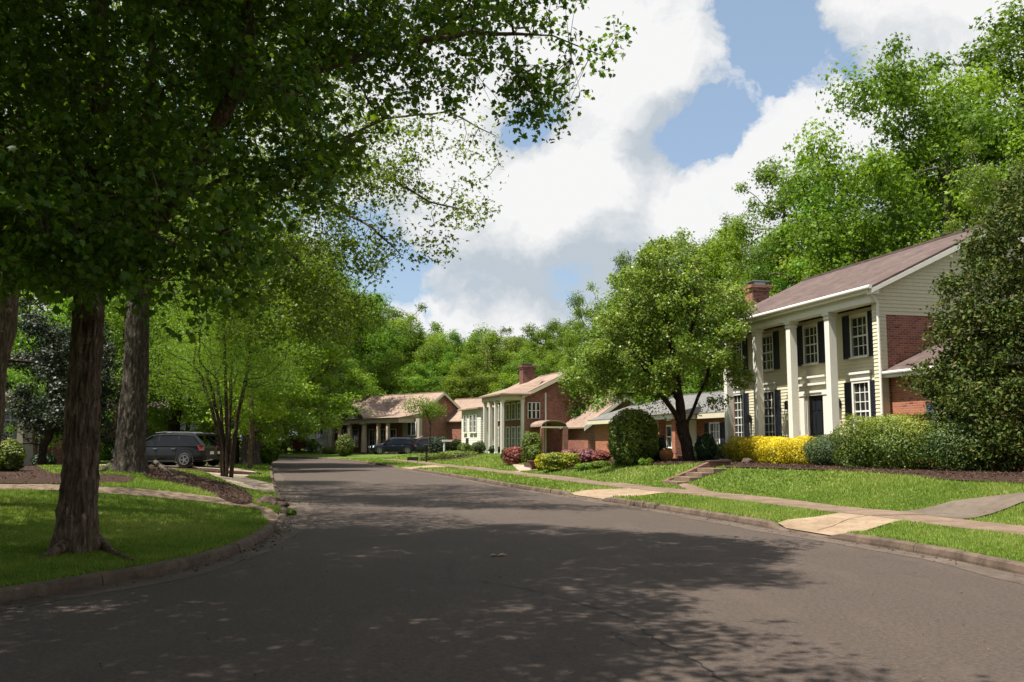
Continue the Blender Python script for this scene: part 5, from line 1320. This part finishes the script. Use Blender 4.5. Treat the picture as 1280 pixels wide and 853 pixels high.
# behind the middle and far houses
bg = [('tall', 685, 128, 395, 10, 1.0, 'pointed tree standing behind the portico house chimney'), ('broad', 640, 135, 412, 70, .9, 'rounded tree left of the pointed one behind the portico house'),
      ('round', 607, 125, 418, 140, 1.1, 'tree behind the white wing of the portico house'), ('tall', 575, 140, 410, 200, 1.0, 'tree over the gable of the far pediment house'),
      ('broad', 540, 150, 405, 30, .95, 'wide tree behind the middle of the pediment house'), ('broad', 505, 146, 385, 300, .95, 'highest tree behind the pediment house'),
      ('tall', 468, 150, 372, 240, 1.2, 'dark tree behind the small grey pediment'), ('broad', 430, 140, 352, 120, 1.0, 'tree left of the pediment house chimney'),
      ('round', 530, 126, 455, 60, 1.2, 'lower bushy tree right behind the pediment house roof'), ('round', 590, 118, 455, 10, 1.1, 'low bright tree between the pediment house and the portico house'),
      ('round', 655, 112, 440, 280, 1.0, 'low tree hugging the portico house roof'), ('tall', 710, 110, 400, 90, .9, 'tree between the portico house and the flowering tree'),
      ('round', 480, 128, 440, 200, 1.1, 'bushy tree between the pediment and its chimney'), ('broad', 390, 120, 300, 20, .9, 'large tree at the bend of the street, behind the yellow green one'),
      ('round', 400, 112, 430, 50, 1.1, 'shaded tree behind the white end wing'), ('broad', 345, 105, 280, 140, .9, 'large tree beyond the bend on the left'), ('round', 360, 110, 470, 50, 1.0, 'low tree where the street disappears'),
      ('low', 335, 104, 500, 10, 1.2, 'bushy understory tree beside the far end of the road'), ('low', 300, 98, 490, 100, 1.2, 'understory tree past the old grey trunk')]
for k, px, d, top, rz, w, lb in bg: tpx(k, px, d, top, rz, lb, 'trees behind the far houses', wid=w)
for i in range(9): # second row closing the skyline
    px = 380 + 42*i; tpx(['broad', 'tall', 'round'][i % 3], px, 178 + 6*(i % 3), 425 - 14*(i % 2) - (60 if i < 2 else 0), 47*i, 'distant tree in the back row of woods beyond the far houses', 'back row of distant trees', wid=1.15)
# unseen trees added around the viewer to block sky light over the near street
for x, y, s_, rz, lb in ((-11, -9, .8, 40, 'unseen tree behind the viewer on the left, added to shade the near road'), (-19, 2, .8, 90, 'unseen tree left of the viewer, added to block sky light'), (13, -12, .85, 10, 'unseen tree behind the viewer on the right, added to block sky light'), (1, -26, 1.0, 70, 'unseen big tree straight behind the viewer, added to block sky light'), (19, 2, .8, 200, 'unseen tree right of the viewer, added to block sky light')):
    tree('broad', x, y, s_, rz, lb, 'unseen trees added to block sky light')
# left side
tpx('yellow', 332, 60, 368, 10, 'yellow green sunlit tree arching to the road on the left', wid=1.35)
tpx('yellow', 318, 49, 392, 120, 'second yellow green tree just left of the sunlit arching one', wid=1.0)
tpx('light', 300, 58, 215, 200, 'tall light green tree over the left driveway', wid=.85)
tpx('light', 225, 62, 240, 70, 'light green tree rising behind the parked grey car', wid=.9)
tpx('round', 260, 84, 330, 300, 'leafy tree far behind the parked cars', wid=1.2)
tpx('yellow', 235, 66, 430, 230, 'sunlit yellow green tree behind the siding house corner', wid=1.2)
tpx('light', 110, 64, 200, 10, 'light green tree above the orange brick house', wid=.9)
tpx('broad', 30, 74, 120, 10, 'huge tree behind the bay window house', wid=1.0)
tpx('yellow', 55, 44, 380, 80, 'yellow green tree in front of the bay window house', wid=.8)
tpx('broad', 170, 90, 150, 190, 'big tree behind the siding house', wid=1.1)
tpx('round', 140, 82, 380, 90, 'tree filling in behind the orange brick house', wid=1.2)
tpx('low', 240, 78, 500, 200, 'low bushy tree right of the siding house', wid=1.0)
tpx('low', 70, 80, 480, 100, 'low bushy tree far behind the bay window house', wid=1.3)
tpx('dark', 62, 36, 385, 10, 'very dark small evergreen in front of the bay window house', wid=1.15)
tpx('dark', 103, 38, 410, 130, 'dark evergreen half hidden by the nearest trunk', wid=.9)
# old trunk by the left kerb and slim trunks
def old_tree():
    b = place(313, 581); root = empty('street_tree', tuple(b), 0, 'old tree with broad pale grey trunk near the left kerb, farthest of the big trunks', 'tree'); d0 = b.y; print('old', b)
    r0 = 11.5/1150*d0
    V, Fc = trunk_mesh('t', [(0, 0, -.2), (.0, 0, 3), (.1, 0, 6), (.2, 0, 9)], lambda t: r0*(1-.4*t), None, None, 40, .15, .5, .05, 2, 5)
    mb = MB(); mb.add([tuple(v) for v in V], [tuple(f) for f in Fc]); r = np.random.default_rng(77)
    att = blob_points([(0, 0, 11, 5.5, 5.5, 4.2), (3.5, -1.5, 8.6, 3, 3, 2)], 700, r)
    N, par = grow([[(.1, 0, 6), (.2, 0, 9), (.3, 0, 12)]], att, step=.5, di=9, dk=.7, it=60, r=r); rad, k = radii(N, par, .012, 2.3, .3)
    b2 = branch_mb(N, par, rad, 0); mb.add(b2.v, b2.f); mb.build('trunk', M['bark_grey'], root, smooth=True, recalc=False)
    P, nr, S = twig_leaves(N, par, rad, .04, 12, .6, .2, .5, r); leaf_mesh('crown', P, nr, S, M['leaf_light'], root, 'star4', np.clip(.45+r.normal(0, .2, len(P)), 0, 1), r=r)
old_tree()
for base, d, lb, r0 in (((221, 556), 62, 'slim dark trunked tree behind the parked grey car', .22), ((295, 578), 58, 'slim tree just left of the old pale trunk', .17), ((148, 560), 50, 'thin leaning tree between the two big trunks', .16)):
    X = atd(base[0], base[1], d).x
    edge_tree('slim_tree', None, 0, [(0, 0, 3), (.15, 0, 6), (.1, 0, 10)], [(0, 0, 9, 3.5, 3.5, 3.2)], lb, r0, 'leaf_light', base[0], 260, own_base=(X, d, Hf(X, d)), per=14, size=.2, barkm='bark_dark', step=.55, spread=.6, tint=.5)
# small street tree by the far drive
X = atd(537, 560, 68).x
edge_tree('small_tree', None, 0, [(0, 0, 1.4), (.05, 0, 2.6), (-.3, 0, 3.6)], [(-.8, 0, 3.9, 1.2, 1.2, .75), (.2, 0, 3.6, 1.0, 1.0, .7)], 'small slender tree with bluish green crown on the lawn by the far drive', .07, 'leaf_far', 9, 170, own_base=(X, 68, Hf(X, 68)), per=9, size=.12, barkm='bark_grey', step=.25, spread=.4, tint=.4)

# ------------------------------------------------------------------ shrubs and hedges
def sh(name, px, py, wpx, hpx, n, size, mat, label, dpx=None, box=0.0, cat='shrub', seed=1, rot=0.0, group=None, y=None, **kw):
    """stand a shrub with its foot at this survey point; width and height are surveyed too"""
    if y is None: b = place(px, py)
    else: X = atd(px, py, y).x; b = Vector((X, y, Hf(X, y)))
    k = b.y/1150; rx = wpx*k/2; ry = (dpx*k/2 if dpx else rx); return shrub(name, (b.x, b.y + ry*.6, b.z - .02), rx, ry, hpx*k, n, size, mat, label, cat, group, seed, rot, box, **kw)
# columned house bed
h1 = lambda x, y: (h1w(x, y)[0], h1w(x, y)[1], Hf(*h1w(x, y)) - .03)
def bush(name, x, y, rx, ry, hgt, n, size, mat, label, seed, **kw): return shrub(name, h1(x, y), rx, ry, hgt, n, size, mat, label, kw.pop('cat', 'shrub'), kw.pop('group', None), seed, A1, **kw)
for i, (y, lb) in enumerate(((7.25, 'golden yellow clipped shrub at the far end of the golden row'), (5.75, 'golden yellow shrub second from the far end of the golden row'), (4.25, 'golden yellow shrub third from the far end of the golden row'), (2.75, 'golden yellow shrub beside the round blue green bush'))):
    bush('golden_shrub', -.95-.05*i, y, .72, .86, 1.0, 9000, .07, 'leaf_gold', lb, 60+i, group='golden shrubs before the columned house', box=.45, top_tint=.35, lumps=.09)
bush('round_shrub', -1.25, .95, .88, .92, 1.08, 13000, .06, 'leaf_blue', 'round blue green shrub between the golden row and the big olive hedge', 70, lumps=.05)
bush('round_shrub', -.9, -.1, .6, .55, .85, 5000, .06, 'leaf_blue', 'smaller blue green shrub tucked behind the round one', 71)
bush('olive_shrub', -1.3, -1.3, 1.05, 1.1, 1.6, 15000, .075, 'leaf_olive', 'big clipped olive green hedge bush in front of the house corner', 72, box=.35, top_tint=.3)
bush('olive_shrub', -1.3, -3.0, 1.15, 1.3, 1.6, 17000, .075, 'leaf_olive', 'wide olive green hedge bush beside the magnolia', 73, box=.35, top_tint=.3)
bush('dark_shrub', -1.3, -5.0, 1.0, 1.1, 1.35, 9000, .075, 'leaf_shrub', 'darker bush partly under the magnolia', 74)
bush('small_shrub', -.7, 9.6, .55, .75, .75, 5000, .06, 'leaf_shrub', 'low green shrub left of the golden row', 75, box=.3)
bush('small_shrub', -.6, 11.4, .6, .7, .8, 5000, .06, 'leaf_shrub', 'green shrub beside the stone steps', 76, box=.2)
sh('dark_shrub', 884, 578, 26, 36, 4000, .10, 'leaf_hedge_dark', 'dark shrub against the bungalow wall right of the flowering trunk', seed=77)
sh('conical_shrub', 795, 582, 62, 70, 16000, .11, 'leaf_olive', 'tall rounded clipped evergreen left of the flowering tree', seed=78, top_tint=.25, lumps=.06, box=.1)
sh('dark_shrub', 822, 577, 26, 34, 4500, .10, 'leaf_hedge_dark', 'dark shrub between the clipped evergreen and the brick pillar', seed=79)
for i, (px, lb) in enumerate(((773, 'tiny bright green plant left of the tree bed'), (803, 'tiny bright plant at the foot of the clipped evergreen'), (812, 'second tiny bright plant at the foot of the clipped evergreen'))):
    sh('small_plant', px, 582.5, 9, 10, 500, .07, 'leaf_light', lb, seed=80+i, cat='plant', group='tiny plants in the tree bed')
# far right group by the portico house
S_ = [('bushy_tree', 718, 566, 58, 72, 12000, .18, 'leaf_far', 'bright bushy shrub tree right of the portico house', dict(cat='tree')),
      ('yellow_hedge', 704, 587, 56, 20, 9000, .10, 'leaf_gold_green', 'low clipped yellow green hedge in front of the bright bushy tree', dict(box=.7, dpx=30, cat='hedge')),
      ('yellow_shrub', 678, 588, 18, 20, 3000, .10, 'leaf_gold', 'yellow shrub at the left end of the low hedge', {}),
      ('red_shrub', 646, 580, 32, 20, 6000, .10, 'leaf_red', 'dark red clipped shrub below the white columns', dict(box=.4)),
      ('pink_shrub', 712, 578, 26, 16, 4500, .11, 'leaf_pink', 'pinkish red azalea behind the yellow green hedge', {}),
      ('pink_shrub', 735, 579, 24, 17, 4500, .11, 'leaf_pink', 'pink azalea next to the tall clipped evergreen', {}),
      ('pink_shrub', 752, 578, 22, 15, 3500, .11, 'leaf_red', 'reddish azalea just left of the clipped evergreen', {}),
      ('low_shrub', 735, 587, 30, 8, 2500, .09, 'leaf_light', 'low light green edging plant before the azaleas', {}),
      ('low_shrub', 752, 585, 24, 9, 2000, .09, 'leaf_light', 'low light green plant at the foot of the clipped evergreen', {}),
      ('green_shrub', 652, 566, 22, 24, 3500, .13, 'leaf_far', 'bright green shrub beside the white columns', {}),
      ('topiary_tree', 665, 577, 24, 36, 5000, .10, 'leaf_olive', 'square topped shrub behind the dark red urn', dict(box=.5)),
      ('green_shrub', 633, 578, 14, 18, 1800, .12, 'leaf_blue', 'small blue green shrub at the foot of the white columns', {}),
      ('green_shrub', 638, 560, 16, 24, 2400, .12, 'leaf_shrub', 'dark shrub behind the white columns', {}),
      ('dark_shrub', 618, 568, 14, 11, 1500, .12, 'leaf_hedge_dark', 'dark low shrub left of the white columns', {}),
      ('green_shrub', 610, 566, 12, 20, 1500, .12, 'leaf_shrub', 'narrow upright shrub by the white wing', {}),
      ('round_shrub', 598, 568, 18, 16, 2500, .12, 'leaf_shrub', 'dark rounded bush between ball shrub and columns', {}),
      ('ball_shrub', 581, 569, 20, 15, 3000, .11, 'leaf_olive', 'clipped ball shrub on the lawn bed before the portico house', {}),
      ('ball_shrub', 570, 569, 15, 20, 2500, .12, 'leaf_shrub', 'taller rounded shrub left of the clipped ball', {}),
      ('orange_shrub', 596, 556, 26, 22, 3000, .15, 'leaf_gold_green', 'orange tinged shrub below the white wing windows', {}),
      ('box_hedge', 548, 569, 25, 22, 4500, .12, 'leaf_hedge_dark', 'dark square clipped shrub right of the small slender tree', dict(box=.7)),
      ('wide_shrub', 556, 558, 48, 28, 6500, .17, 'leaf_olive', 'wide arching shrub behind the dark square one', {}),
      ('low_hedge', 540, 576, 34, 9, 3000, .11, 'leaf_olive', 'low hedge at the corner of the far bed', dict(box=.4, cat='hedge')),
      ('low_hedge', 572, 572, 44, 8, 3500, .11, 'leaf_olive', 'long low hedge edging the far bed', dict(box=.4, cat='hedge')),
      ('red_shrub', 534, 567, 24, 15, 2500, .13, 'leaf_red', 'dark red bush behind the small slender tree', {}),
      ('cone_tree', 498, 553, 30, 48, 6000, .2, 'leaf_shrub', 'dark green cone shaped tree in front of the pediment house', dict(cat='tree')),
      ('green_shrub', 480, 562, 20, 22, 2500, .16, 'leaf_shrub', 'shrub left of the cone shaped tree', {}),
      ('pink_shrub', 474, 552, 15, 16, 1800, .16, 'leaf_red', 'pinkish bush on the far porch corner', {}),
      ('ball_shrub', 430, 571, 22, 28, 4500, .16, 'leaf_olive', 'big round light green shrub before the far porch', {}),
      ('low_shrub', 410, 568, 18, 9, 1600, .14, 'leaf_olive', 'low bush left of the big round shrub', {}),
      ('low_shrub', 388, 567, 18, 16, 2000, .16, 'leaf_far', 'green bush at the white end wing', {}),
      ('low_shrub', 370, 566, 24, 18, 2500, .18, 'leaf_red', 'reddish brown bush at the end of the street', {}),
      ('low_shrub', 345, 566, 26, 14, 2500, .18, 'leaf_far', 'green bush where the road disappears', {}),
      ('green_shrub', 396, 558, 26, 30, 3500, .18, 'leaf_shrub', 'tall dark shrub against the white end wing', {})]
for i, (nm, px, py, w, hh, n, sz, mt, lb, kw) in enumerate(S_):
    kw = dict(kw); sh(nm, px, py, w, hh, n, sz, mt, lb, seed=100+i, **kw)
# left side hedges
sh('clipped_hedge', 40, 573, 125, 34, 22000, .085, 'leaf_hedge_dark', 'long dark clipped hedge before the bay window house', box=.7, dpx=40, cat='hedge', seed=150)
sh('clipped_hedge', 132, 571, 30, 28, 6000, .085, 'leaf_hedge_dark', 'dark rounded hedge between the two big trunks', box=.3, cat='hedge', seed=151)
sh('round_shrub', 4, 577, 36, 42, 8000, .08, 'leaf_olive', 'yellowish green round shrub at the left picture edge', seed=152, top_tint=.3, y=26)
sh('small_shrub', 2, 584, 26, 26, 4000, .07, 'leaf_shrub', 'small dark green ball shrub in front of the yellowish one', seed=153)
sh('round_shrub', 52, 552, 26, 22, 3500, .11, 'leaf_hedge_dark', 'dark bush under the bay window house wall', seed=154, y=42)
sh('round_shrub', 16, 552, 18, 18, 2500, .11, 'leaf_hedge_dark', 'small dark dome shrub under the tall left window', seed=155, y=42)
for i, (px, py, w, hh, lb) in enumerate(((240, 560, 60, 40, 'sunlit bush mass right of the siding house'), (275, 560, 40, 34, 'sunlit bush behind the multi-stemmed tree'), (330, 570, 30, 26, 'leafy bush behind the old pale trunk'), (120, 560, 40, 30, 'bush in front of the orange brick house'))):
    sh('wild_shrub', px, py, w, hh, 5000, .17, 'leaf_yellow' if i < 2 else 'leaf_far', lb, seed=160+i, y=60)

# ------------------------------------------------------------------ small things
def steps():
    b = place(846, 607); o = empty('stone_steps', (b.x, b.y, b.z-.02), A1, 'three worn concrete garden steps climbing from the pavement path', 'steps')
    for i in range(4):
        mb = MB(); mb.box(.42*i, .42*i+.46, -.05+.0*i, 1.15, -.3, .12+.135*i); mb.build('step', M['walk_concrete'], o)
    w = empty('retaining_wall', (b.x, b.y, b.z-.02), A1, 'low dark brick retaining wall beside the garden steps', 'wall')
    mb = MB(); mb.prism([(.1, 1.17, -.4), (2.5, 1.17, -.4), (2.5, 1.17, .72), (1.7, 1.17, .70), (1.0, 1.17, .42), (.1, 1.17, .10)], (0, .22, 0)); mb.build('wall', M['brick_dark'], w)
    mb = MB(); mb.prism([(1.7, 1.14, .70), (2.53, 1.14, .72), (2.53, 1.14, .78), (1.7, 1.14, .76)], (0, .28, 0)); mb.build('coping', M['stone'], w)
    w = empty('garden_wall', h1(-1.7, 8.6), A1, 'low stone edging wall between the steps and the golden shrubs', 'wall')
    mb = MB(); r = random.Random(4); y = -.6
    while y < 3.2: l = r.uniform(.35, .6); mb.box(-.14, .14 + r.uniform(-.02, .02), y, y+l-.02, -.25, .17+r.uniform(-.02, .02)); y += l
    mb.build('stones', M['stone'], w)
steps()
def rock(px, py, s, label, seed, mat='stone', flat=.6, rz=0):
    b = place(px, py); r = np.random.default_rng(seed); bm = bmesh.new(); bmesh.ops.create_icosphere(bm, subdivisions=3, radius=1)
    for v in bm.verts:
        n = noise.noise(v.co*1.3 + Vector((seed, 0, 0)))*.35 + noise.noise(v.co*4 + Vector((seed, 3, 0)))*.10
        v.co = v.co*(1+n); v.co.z = max(v.co.z, -.5)
        v.co = Vector((v.co.x*s[0], v.co.y*s[1], v.co.z*s[2]))
    me = bpy.data.meshes.new('rock'); bm.to_mesh(me); bm.free(); o = link_mesh('rock', me, M[mat]); o.location = b + Vector((0, 0, s[2]*.3)); o.rotation_euler = (0, 0, R(rz)); me.polygons.foreach_set('use_smooth', [True]*len(me.polygons)); tag(o, label, 'rock')
rock(336, 630, (.34, .24, .14), 'squarish brown edging rock at the corner of path and kerb', 1, rz=-10)
rock(349, 633, (.26, .15, .10), 'long low mossy rock lying against the left kerb', 2, rz=-25)
rock(224, 600, (.28, .14, .09), 'brown rock at the foot of the second big tree', 3)
rock(934, 580, (.22, .2, .16), 'small boulder at the end of the stone edging wall', 4)
rock(905, 578, (.25, .2, .12), 'flat stone lying on the garden edging wall', 5)
def pot(px, py, r0, h, mat, label, name, plant=None, y=None):
    b = place(px, py); o = empty(name, tuple(b), 0, label, 'planter'); mb = MB()
    mb.lathe([(r0*.55, 0), (r0*.6, .03), (r0*.35, h*.2), (r0*.5, h*.35), (r0*.95, h*.8), (r0*1.1, h*.9), (r0*1.1, h), (r0*.9, h), (r0*.85, h*.85)], 0, 0, 20); mb.build('bowl', M[mat], o, smooth=True); return b
b = pot(668, 587, .32, .42, 'urn_red', 'dark red garden urn on the lawn before the portico house', 'garden_urn')
shrub('potted_plant', (b.x, b.y, b.z+.38), .3, .3, .8, 900, .10, 'leaf_olive', 'spiky plant growing in the dark red urn', 'plant', seed=190)
b = place(833, 577); o = empty('garden_pot', tuple(b), 0, 'small orange terracotta pot by the bungalow brick pillar', 'planter')
mb = MB(); mb.lathe([(.14, 0), (.26, .12), (.30, .28), (.26, .42), (.17, .50), (.2, .54), (.16, .54)], 0, 0, 20); mb.build('jar', M['terracotta'], o, smooth=True)
# yard sign
b = place(516, 580); o = empty('yard_sign', tuple(b), R(10), 'low black wire sign frame on the grass by the far drive', 'sign')
for x in (-.32, .32): MB().tube([(x, 0, 0), (x, 0, .42)], .02, 6).build('post', M['black_metal'], o)
mb = MB(); mb.box(-.36, .36, -.015, .015, .22, .44); mb.build('board', M['car_trim'], o)
# mailbox
b = place(533, 578); o = empty('mailbox', tuple(b), R(15), 'dark mailbox on a post beside the small slender tree', 'mailbox')
mb = MB(); mb.box(-.06, .06, -.06, .06, -.2, 1.05); mb.build('post', M['bark_dark'], o)
mb = MB(); mb.prism([(-.2, -.1, 1.05), (-.2, .1, 1.05), (-.2, .1, 1.16), (-.2, .06, 1.22), (-.2, -.06, 1.22), (-.2, -.1, 1.16)], (.4, 0, 0)); mb.build('box', M['black_metal'], o)
# white garden arbour wall in the far bed
b = place(561, 569); o = empty('garden_screen', (b.x, b.y+1.2, b.z), R(12), 'white painted garden screen wall with opening among the far shrubs', 'screen')
mb = MB(); mb.box(-.5, -.4, -.1, .1, 0, 1.0); mb.box(.3, .45, -.1, .1, 0, 1.0); mb.box(-.6, .6, -.12, .12, 1.0, 1.15); mb.build('posts', M['white_paint'], o)
# porch chair far away
b = gp(456, 566, .35); 
# fallen leaf on the asphalt
p = gp(622, 695.5); mb = MB()
mb.add([(-.13, -.02, .012), (-.06, .04, .03), (0, .0, .012), (.07, .05, .035), (.14, .01, .014), (.06, -.04, .03), (0, -.05, .018), (-.07, -.05, .03)], [(0, 1, 2, 7), (2, 3, 4, 5), (2, 5, 6, 7)])
o = mb.build('fallen_leaf', M['dry_leaf']); o.location = (p[0], p[1], 0); o.rotation_euler = (0, 0, .2); tag(o, 'dry tan leaf lying alone in the middle of the road', 'leaf')
# litter along the kerbs
def road_bits():
    r = np.random.default_rng(19); Y = 6 + 30*r.random(900)**1.5; X = np.array([r.uniform(float(XL(y))+.3, float(XR(y))-.3) for y in Y])
    P = np.c_[X, Y, np.full(len(X), .010)]; m = len(P)
    o = leaf_mesh('road_litter', P, r.normal(0, .3, (m, 3)) + [0, 0, 1], .022*r.uniform(.4, 1.6, m), M['mulch_chips'], None, 'oval', .5+.5*r.random(m), r=r)
    tag(o, 'tiny bits of dry leaf and grit spread over the asphalt', 'grit', kind='stuff')
road_bits()
def litter():
    r = np.random.default_rng(9); P = []
    for side, y0, y1, n in ((-1, 9, 34, 700), (1, 11, 45, 380)):
        for _ in range(n):
            y = r.uniform(y0, y1); o = -abs(r.normal(0, .16)) - .01; q = edge_pt(side, y, o); P.append((q[0], q[1], .012))
    P = np.array(P); m = len(P); o = leaf_mesh('leaf_litter', P, r.normal(0, .35, (m, 3)) + [0, 0, 1], .045*r.uniform(.4, 1.5, m), M['mulch_chips'], None, 'oval', .4+.6*r.random(m), r=r)
    tag(o, 'scattered dry leaves and twigs gathered along the kerbs', 'leaf litter', kind='stuff')
litter()
# weeds on the left kerb
sh('weed_tuft', 362, 645, 15, 8, 260, .07, 'leaf_light', 'green weed tuft growing in the gutter by the left kerb', seed=201, cat='plant')

# ------------------------------------------------------------------ air, sky, sun, camera
SUN_EL, SUN_AZ = R(65), math.atan2(-.85, -.45)      # azimuth as x,y of the direction to the sun
sd = Vector((math.sin(SUN_AZ)*math.cos(SUN_EL), math.cos(SUN_AZ)*math.cos(SUN_EL), math.sin(SUN_EL)))
L = bpy.data.lights.new('sun', 'SUN'); L.energy = 5.0; L.angle = R(.55); L.color = (1, .955, .87)
so = bpy.data.objects.new('sun', L); COL.objects.link(so); so.rotation_euler = sd.to_track_quat('Z', 'Y').to_euler(); so.location = (-20, -20, 40)
W = bpy.data.worlds.new('World'); scene.world = W; W.use_nodes = True; nt = W.node_tree; nt.nodes.clear()
class WN(NT):
    def __init__(s, t): s.t = t
w = WN(nt)
out = nt.nodes.new('ShaderNodeOutputWorld'); bgn = nt.nodes.new('ShaderNodeBackground'); nt.links.new(bgn.outputs[0], out.inputs[0])
sky = nt.nodes.new('ShaderNodeTexSky'); sky.sky_type = 'NISHITA'; sky.sun_disc = False; sky.sun_elevation = SUN_EL; sky.sun_rotation = SUN_AZ; sky.air_density = 1.0; sky.dust_density = 1.2; sky.ozone_density = 1.5
D = w.coord('Generated')
def vmath(op, a, b=None, sc=None):
    nd = nt.nodes.new('ShaderNodeVectorMath'); nd.operation = op; nt.links.new(a, nd.inputs[0])
    if b is not None:
        if hasattr(b, 'links'): nt.links.new(b, nd.inputs[1])
        else: nd.inputs[1].default_value = b
    if sc is not None:
        if hasattr(sc, 'links'): nt.links.new(sc, nd.inputs['Scale'])
        else: nd.inputs['Scale'].default_value = sc
    return nd
# directions of blue gaps (+) and of cloud masses (-) surveyed in the sky: bearing, spread in radians, weight
GAPS = [(945, 35, .066, 1.0), (985, 85, .05, .9), (908, 150, .040, 1.3), (868, 195, .046, 1.35), (680, 155, .05, 1.6), (825, 185, .04, 1.1), (640, 170, .03, .8), (1080, 70, .03, .35), (500, 325, .04, .75), (1085, 80, .035, .9), (735, 350, .045, .9), (880, 260, .02, .3), (700, 380, .05, .35), (620, 345, .03, .3), (1010, 30, .04, .5)]
MASS = [(760, 240, .13, .9), (800, 70, .13, .8), (1000, 190, .12, .8), (1150, 60, .13, .8), (640, 400, .09, .5), (600, 230, .07, .5)]
def cloud_density(vec):
    fb = w.n('ShaderNodeTexNoise', Scale=3.2, Detail=9, Roughness=.56, Distortion=.25); nt.links.new(w.scaled(vec, (1, 1, 1.5)), fb.inputs['Vector'])
    f2 = w.n('ShaderNodeTexNoise', Scale=13.0, Detail=6, Roughness=.62); nt.links.new(w.scaled(vec, (1, 1, 1.25)), f2.inputs['Vector'])
    acc = w.math('ADD', w.math('MULTIPLY', w.math('SUBTRACT', fb.outputs['Fac'], .5), 1.5), w.math('MULTIPLY', w.math('SUBTRACT', f2.outputs['Fac'], .5), 1.25))
    for lst, sg in ((GAPS, -1), (MASS, 1)):
        for px, py, rr, wt in lst:
            d = Vector(ray(px, py)).normalized(); ds = vmath('DISTANCE', vec, tuple(d)).outputs['Value']
            g = w.math('POWER', 2.718, w.math('MULTIPLY', w.math('POWER', w.math('DIVIDE', ds, rr), 2.0), -1.0))
            acc = w.math('MULTIPLY_ADD', g, sg*wt*.62, acc)
    return w.math('ADD', acc, .17)
dn = vmath('NORMALIZE', D).outputs[0]
wob = w.n('ShaderNodeTexNoise', Scale=9.0, Detail=5, Roughness=.6); nt.links.new(dn, wob.inputs['Vector'])
dw = vmath('ADD', dn, vmath('SCALE', vmath('SUBTRACT', wob.outputs['Color'], (.5, .5, .5)).outputs[0], None, .085).outputs[0]).outputs[0]
c0 = cloud_density(dw)
c1 = cloud_density(vmath('ADD', dw, tuple(sd*.055 + Vector((0, 0, .02)))).outputs[0])
mask = w.ramp(c0, [(.0, (0, 0, 0)), (.06, (.35,)*3), (.16, (.9,)*3), (.3, (1,)*3)])
relief = w.math('MULTIPLY_ADD', w.math('SUBTRACT', c0, c1), 1.3, .66, clamp=True)
thick = w.math('MULTIPLY_ADD', w.math('MINIMUM', c1, .9), -.22, 1.0)
shade = w.math('MULTIPLY', relief, thick, clamp=True)
ccol = w.ramp(shade, [(.0, (2.5, 2.8, 3.1)), (.28, (3.1, 3.3, 3.5)), (.56, (3.8, 3.88, 3.96)), (.84, (4.42, 4.42, 4.4))])
skyc = w.mix(.35, vmath('SCALE', sky.outputs[0], None, .62).outputs[0], (2.9, 3.8, 4.9))
fin = w.mix(mask, skyc, ccol)
nt.links.new(fin, bgn.inputs['Color']); bgn.inputs['Strength'].default_value = .10

cam = bpy.data.cameras.new('camera'); co = bpy.data.objects.new('camera', cam); COL.objects.link(co); scene.camera = co
cam.sensor_width = 36; cam.lens = 36*F_PX/1280; cam.clip_end = 3000; cam.clip_start = .1
co.location = (0, 0, EYE); co.rotation_euler = (math.pi/2 + PITCH, 0, 0)
vs = scene.view_settings; vs.view_transform = 'Standard'; vs.look = 'None'; vs.gamma = 1; vs.exposure = 1.08; vs.use_curve_mapping = False
scene.cycles.max_bounces = 6; scene.cycles.diffuse_bounces = 3; scene.cycles.transmission_bounces = 4; scene.cycles.glossy_bounces = 2
try: scene.cycles.use_denoising = True
except Exception: pass
